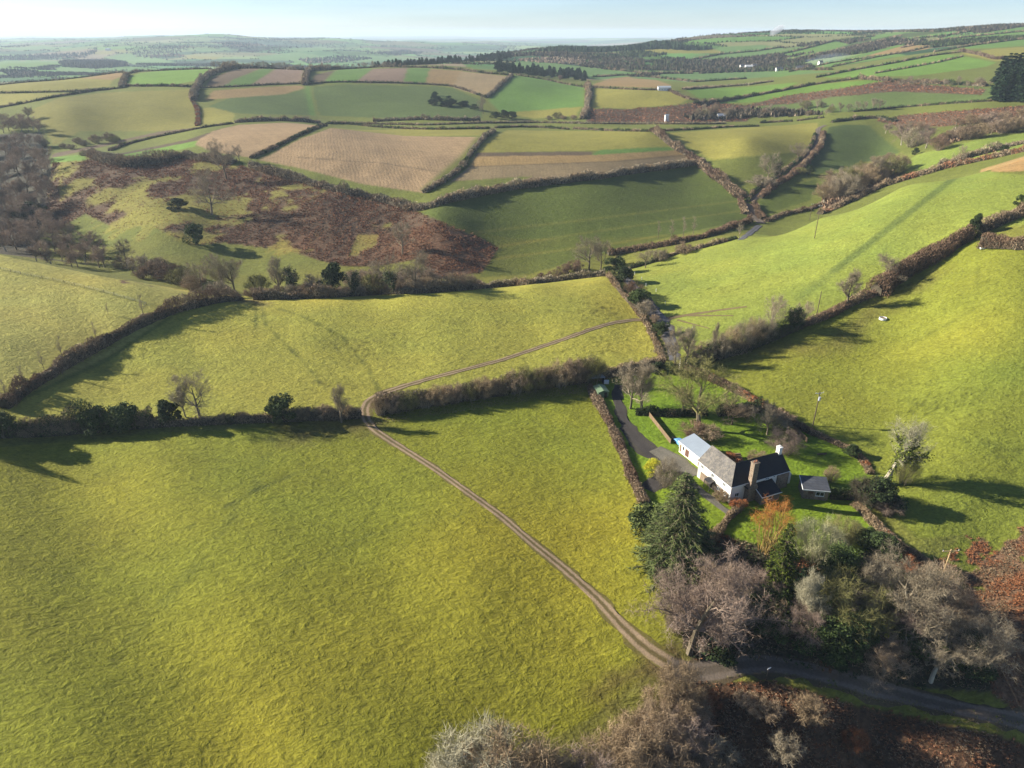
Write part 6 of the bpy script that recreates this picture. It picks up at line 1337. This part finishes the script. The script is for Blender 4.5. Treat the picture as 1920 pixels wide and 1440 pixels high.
# ------------------------------------------------------------------ bracken: litter of dead fronds on the ground
def scatter(mask, size_fn, dens, r):
    ii, jj = np.nonzero(mask); dA = (YG[ii] ** 2) * (QG[1] - QG[0]) * np.gradient(LG)[ii]
    sz = size_fn(YG[ii]); ex = dens * dA / sz ** 2; cnt = np.floor(ex + r.random(len(ex))).astype(int)
    k = np.repeat(np.arange(len(ii)), cnt); q = QG[jj[k]] + (r.random(len(k)) - .5) * (QG[1] - QG[0]); l = LG[ii[k]] + (r.random(len(k)) - .5) * np.gradient(LG)[ii[k]]
    y = np.exp(l); x = q * y; return np.stack([x, y, zc_at(q, l)], 1), sz[k]
def fronds(name, mask, size_fn, dens, nb, mats, label, r, flat=.45):
    P_, S__ = scatter(mask, size_fn, dens, r); n_ = len(P_)
    c = np.repeat(P_, nb, 0); s = np.repeat(S__, nb); az = r.uniform(0, 6.28, len(c)); d = unit(np.stack([np.cos(az), np.sin(az), np.abs(r.normal(flat, .3, len(c)))], 1))
    c = c + np.stack([np.cos(az) * s * .1, np.sin(az) * s * .1, s * r.uniform(0, .35, len(c))], 1)
    T = blades(r, c, d, s * r.uniform(.5, 1.1, len(c)), s * .24)
    pk = np.clip(.5 + .6 * vnoise(c[:, 0] / 5, c[:, 1] / 5, 91) + r.normal(size=len(c)) * .15, 0, .999); mi = (pk * len(mats)).astype(int)
    o = link(name, soup(name, [(T[mi == k], k) for k in range(len(mats))], list(mats)), kind='stuff'); o['label'] = label; return o
bm_ = AUX[..., 1]
fronds('bracken', (bm_ > .5) & (YY > 330) & (YY < 700) & (QQ < .05) & (fbm(XX / 3.4, YY / 4.5, 58, 2) > -.18), lambda y: np.maximum(.9, .0027 * y), 1.0, 5, (fern_bank, fern_bank, fern_dk), 'rusty dead bracken covering the far bank', np.random.default_rng(3), .8)
fronds('bracken', (bm_ > .05) & (bm_ < .5) & (YY > 330) & (YY < 700) & (QQ < .05), lambda y: np.maximum(.8, .0022 * y), .08, 5, (fern_bank, fern_dk), 'scattered dead bracken on the grassy bank', np.random.default_rng(4))
fronds('bracken', (bm_ > .75) & (YY < 104) & (fbm(XX / 2.2, YY / 2.2, 57, 3) > -.25), lambda y: .5 + 0 * y, 1.0, 9, (fern_dk, fern_bank, tw_brown, fern_dk), 'bracken below the lane, slope shade put into its dull brown', np.random.default_rng(15), .6)  # darker frond mix stands in for the shade on this slope
fronds('bracken', (bm_ > .75) & (YY < 220) & (YY >= 104) & (fbm(XX / 2.2, YY / 2.2, 51, 3) > -.22), lambda y: .5 + 0 * y, 1.2, 11, (fern_hot, fern, fern_hot, fern_gd), 'bright rusty bracken at the right edge', np.random.default_rng(5), .6)
fronds('bracken', (bm_ > .3) & (YY > 480) & (QQ > .1), lambda y: np.maximum(1.3, .0025 * y), .28, 5, (fern_bank, fern_dk), 'dead bracken on the hillsides across the valley', np.random.default_rng(6))
wm_ = (bm_ > .5) & (bm_ < .7) & (YY < 220)
fronds('undergrowth', wm_, lambda y: .7 + 0 * y, .8, 8, (lf_dark, tw_brown, lf_dark, fern_dk), 'dark ivy and bramble undergrowth in the copse', np.random.default_rng(7), .9)
vg = poly_mask([(1300,1285),(1440,1262),(1600,1310),(1900,1385),(1920,1352),(1700,1312),(1560,1276),(1440,1255),(1330,1278)], 40, 140) | poly_mask([(690,790),(680,800),(1110,735),(1100,720),(700,785)], 0, 300)
fronds('grass', vg, lambda y: .5 + 0 * y, .5, 6, (tw_olive, fern_gd, ivy_m), 'rough verge grass', np.random.default_rng(8), 1.1)

# ------------------------------------------------------------------ far hedgerows and woods
r9 = np.random.default_rng(12)
def clumps(name, mask, hfn, per, mats, label, prob=1.0, upright=1.0, r=r9):
    ii, jj = np.nonzero(mask); k = r.random(len(ii)) < prob; ii = ii[k]; jj = jj[k]
    ii = np.repeat(ii, per); jj = np.repeat(jj, per); y = YG[ii] * (1 + (r.random(len(ii)) - .5) * .009); q = QG[jj] + (r.random(len(ii)) - .5) * (QG[1] - QG[0]); x = q * y
    c = np.stack([x, y, zc_at(q, np.log(y)) - .5], 1); h = hfn(y) * r.uniform(.6, 1.25, len(y)); d = unit(np.stack([r.normal(size=len(y)) * .35, r.normal(size=len(y)) * .35, np.full(len(y), upright)], 1))
    T = blades(r, c, d, h, h * .75); lm = np.clip(.5 + .6 * vnoise(x / 300, y / 300, 13) + r.normal(size=len(x)) * .1, 0, .999); mi = (lm * len(mats)).astype(int)
    o = link(name, soup(name, [(T[mi == m], m) for m in range(len(mats))], list(mats)), kind='stuff'); o['label'] = label; return o
TRm = TRACED
far_w = (YY > 1500) & (YY < 12000) & ~TRm
wood_cell = (rs.random(len(seeds)) < .13)[far_cell]
wn_ = fbm(XX / 700, YY / 420, 47, 3)
clumps('distant_hedgerows', far_edge & far_w & (YY < 9000), lambda y: 2.5 + .0011 * y, 3, (nd_dark, tw_dusk, tw_dusk), 'far hedgerows dividing the distant fields', .75)
clumps('distant_woods', (wood_cell & (YY < 5000) | (wn_ > .30)) & far_w, lambda y: 5 + .0008 * y, 3, (lf_dark, tw_dusk, tw_dusk), 'far woods on the distant hills', .7)
pw = poly_mask([(1008,96),(1060,90),(1140,84),(1220,81),(1255,82),(1290,89),(1340,92),(1300,95),(1240,92),(1180,95),(1120,98),(1060,98)], 1500, 3200)
dw = np.zeros((NL, NQ), bool)
for pl_ in [[(110,119),(150,111),(210,113),(240,124),(180,129),(130,126)],[(-60,110),(0,107),(60,104),(150,100),(178,93),(182,99),(160,108),(90,110),(0,113)],[(415,86),(432,80),(480,80),(498,86),(460,89)],[(250,106),(330,101),(350,105),(290,110)],[(0,134),(50,133),(75,138),(20,142)],[(560,112),(640,106),(700,110),(640,118),(580,119)],[(690,100),(760,96),(800,100),(740,104)],[(270,90),(330,86),(380,88),(320,93)]]:
    dw |= poly_mask(pl_, 1500, 12000)
clumps('valley_woods', dw, lambda y: 9 + .0008 * y, 3, (tw_dusk, nd_dark, tw_wood), 'dark woods in the blue valley beyond the far hill', .8)
clumps('conifer_wood', pw, lambda y: 10 + 0 * y, 4, (nd_dark, nd_dark, lf_dark), 'dark conifer wood along the far ridge', .8, 1.6)
vw = poly_mask([(960,113),(1060,106),(1180,108),(1220,113),(1200,127),(1100,122),(1000,117)], 1200, 2400) | poly_mask([(1380,122),(1440,112),(1490,118),(1530,126),(1500,131),(1430,131)], 1150, 2400) | poly_mask([(1560,104),(1620,92),(1690,84),(1720,78),(1680,78),(1600,86),(1560,98),(1490,112),(1500,118)], 1150, 2900) | poly_mask([(1280,220),(1400,206),(1540,212),(1540,216),(1300,226)], 620, 1000)
clumps('bare_wood', vw, lambda y: 5 + 0 * y, 8, (tw_dusk, tw_dusk, tw_wood), 'bare woodland around the village and up the far valley', .4, 1.0)
tk = poly_mask([(1540,395),(1600,372),(1660,345),(1690,325),(1640,318),(1570,350),(1540,375)], 330, 640) | poly_mask([(1760,275),(1850,250),(1940,238),(1940,215),(1850,232),(1760,256)], 360, 760)
clumps('undergrowth', tk, lambda y: 3.2 + 0 * y, 3, (tw_brown, tw_red, tw_grey), 'brown scrub under the thickets', .8)
# ------------------------------------------------------------------ smoke of two bonfires
def smoke(u, v, w_, h_, lean, dens, col, label, yr):
    p = ray(u, v, *yr); r = np.random.default_rng(int(u)); q = MB(); rings = 9; sg = 12; vs = []; fs = []
    for i in range(rings + 1):
        t = i / rings; rad = w_ * .5 * (.12 + .88 * math.sin(math.pi * min(1, t * .86 + .06)) ** .8) * r.uniform(.85, 1.15)
        for k in range(sg): a = 2 * math.pi * k / sg; vs.append((lean * h_ * t + math.cos(a) * rad * r.uniform(.85, 1.15), math.sin(a) * rad * .7, h_ * t))
    for i in range(rings):
        for k in range(sg): fs.append((i * sg + k, i * sg + (k + 1) % sg, (i + 1) * sg + (k + 1) % sg, (i + 1) * sg + k))
    fs += [tuple(range(sg - 1, -1, -1)), tuple(range(rings * sg, rings * sg + sg))]; q.add(vs, fs)
    m = bpy.data.materials.new('smoke_air'); m.use_nodes = True; t_ = m.node_tree; t_.nodes.clear(); oo = t_.nodes.new('ShaderNodeOutputMaterial'); pv2 = t_.nodes.new('ShaderNodeVolumePrincipled')
    pv2.inputs['Color'].default_value = (*col, 1); pv2.inputs['Density'].default_value = dens; t_.links.new(pv2.outputs[0], oo.inputs['Volume'])
    o = q.build('smoke', m, None, kind='stuff'); o['label'] = label; o.location = p
smoke(1446, 68, 34, 30, .9, .05, (.95, .96, 1.0), 'small white smoke plume on the far skyline', (1800, 4000))
smoke(1525, 122, 70, 22, 2.2, .0035, (.70, .82, 1.0), 'thin blue smoke drifting by the village', (1100, 2400))
HAZE = 0.000072
EXPO = 1.36
# ------------------------------------------------------------------ light, air and camera
SUN_EL = math.radians(22); SUN_AZ = math.radians(14)     # from the left, a little from behind the scene
sdir = Vector((-math.cos(SUN_AZ) * math.cos(SUN_EL), math.sin(SUN_AZ) * math.cos(SUN_EL), math.sin(SUN_EL)))
sl_ = bpy.data.lights.new('sun', 'SUN'); sl_.energy = 5.0; sl_.angle = math.radians(.55); sl_.color = (1, .93, .80)
so = bpy.data.objects.new('sun', sl_); COL.objects.link(so); so.rotation_euler = sdir.to_track_quat('Z', 'Y').to_euler(); so.location = (-300, 200, 300)
w = bpy.data.worlds.new('World'); scene.world = w; w.use_nodes = True
nt = w.node_tree; nt.nodes.clear()
wo = nt.nodes.new('ShaderNodeOutputWorld'); bg = nt.nodes.new('ShaderNodeBackground'); sk = nt.nodes.new('ShaderNodeTexSky')
sk.sky_type = 'NISHITA'; sk.sun_disc = False; sk.sun_elevation = SUN_EL
sk.sun_rotation = math.atan2(sdir.x, sdir.y)
sk.altitude = 150; sk.air_density = .7; sk.dust_density = .2; sk.ozone_density = 2.5
bg.inputs[1].default_value = .058
tn = nt.nodes.new('ShaderNodeVectorMath'); tn.operation = 'MULTIPLY'; tn.inputs[1].default_value = (.96, .98, 1.08)
nt.links.new(sk.outputs[0], tn.inputs[0]); tc = nt.nodes.new('ShaderNodeTexCoord'); mp_ = nt.nodes.new('ShaderNodeMapping'); mp_.inputs['Scale'].default_value = (2.2, 2.2, 26); nz_ = nt.nodes.new('ShaderNodeTexNoise'); nz_.inputs['Scale'].default_value = 1.6; nz_.inputs['Detail'].default_value = 4
nt.links.new(tc.outputs['Generated'], mp_.inputs[0]); nt.links.new(mp_.outputs[0], nz_.inputs['Vector']); mr_ = nt.nodes.new('ShaderNodeMapRange'); mr_.inputs[1].default_value = .35; mr_.inputs[2].default_value = .7; mr_.inputs[3].default_value = .95; mr_.inputs[4].default_value = 1.07; nt.links.new(nz_.outputs['Fac'], mr_.inputs[0])
cl_ = nt.nodes.new('ShaderNodeVectorMath'); cl_.operation = 'SCALE'; nt.links.new(tn.outputs[0], cl_.inputs[0]); nt.links.new(mr_.outputs[0], cl_.inputs['Scale']); nt.links.new(cl_.outputs[0], bg.inputs[0]); nt.links.new(bg.outputs[0], wo.inputs[0])
# haze
if HAZE:
    zb, zt = float(ZT.min()) - 1.0, max(ZC, float(ZT.max())) + 22
    x0, x1, y0, y1 = -44000, 44000, -60, 27000
    hv = np.array([(x, y, z) for z in (zb, zt) for y in (y0, y1) for x in (x0, x1)])
    hf = [(0, 2, 3, 1), (4, 5, 7, 6), (0, 1, 5, 4), (2, 6, 7, 3), (0, 4, 6, 2), (1, 3, 7, 5)]
    hm = mesh_from('haze', hv, hf, False)
    mm = bpy.data.materials.new('haze_air'); mm.use_nodes = True; t = mm.node_tree; t.nodes.clear()
    oo = t.nodes.new('ShaderNodeOutputMaterial'); pv_ = t.nodes.new('ShaderNodeVolumePrincipled')
    pv_.inputs['Color'].default_value = (.72, .87, 1.0, 1); pv_.inputs['Density'].default_value = HAZE; pv_.inputs['Anisotropy'].default_value = .1
    t.links.new(pv_.outputs[0], oo.inputs['Volume'])
    link('haze', hm, mm, kind='stuff')
cd = bpy.data.cameras.new('camera'); cam = bpy.data.objects.new('camera', cd); COL.objects.link(cam)
cd.sensor_width = 36; cd.lens = F / 1920 * 36; cd.clip_start = .5; cd.clip_end = 100000
cam.location = (0, 0, ZC); cam.rotation_euler = (math.pi / 2 - P, 0, 0)
scene.camera = cam
vs = scene.view_settings; vs.view_transform = 'Standard'; vs.look = 'None'; vs.exposure = EXPO; vs.gamma = 1
scene.cycles.use_denoising = True; scene.cycles.denoising_input_passes = 'RGB_ALBEDO_NORMAL'; scene.cycles.denoising_prefilter = 'ACCURATE'; scene.cycles.max_bounces = 4; scene.cycles.diffuse_bounces = 2; scene.cycles.volume_bounces = 0; scene.cycles.transparent_max_bounces = 8
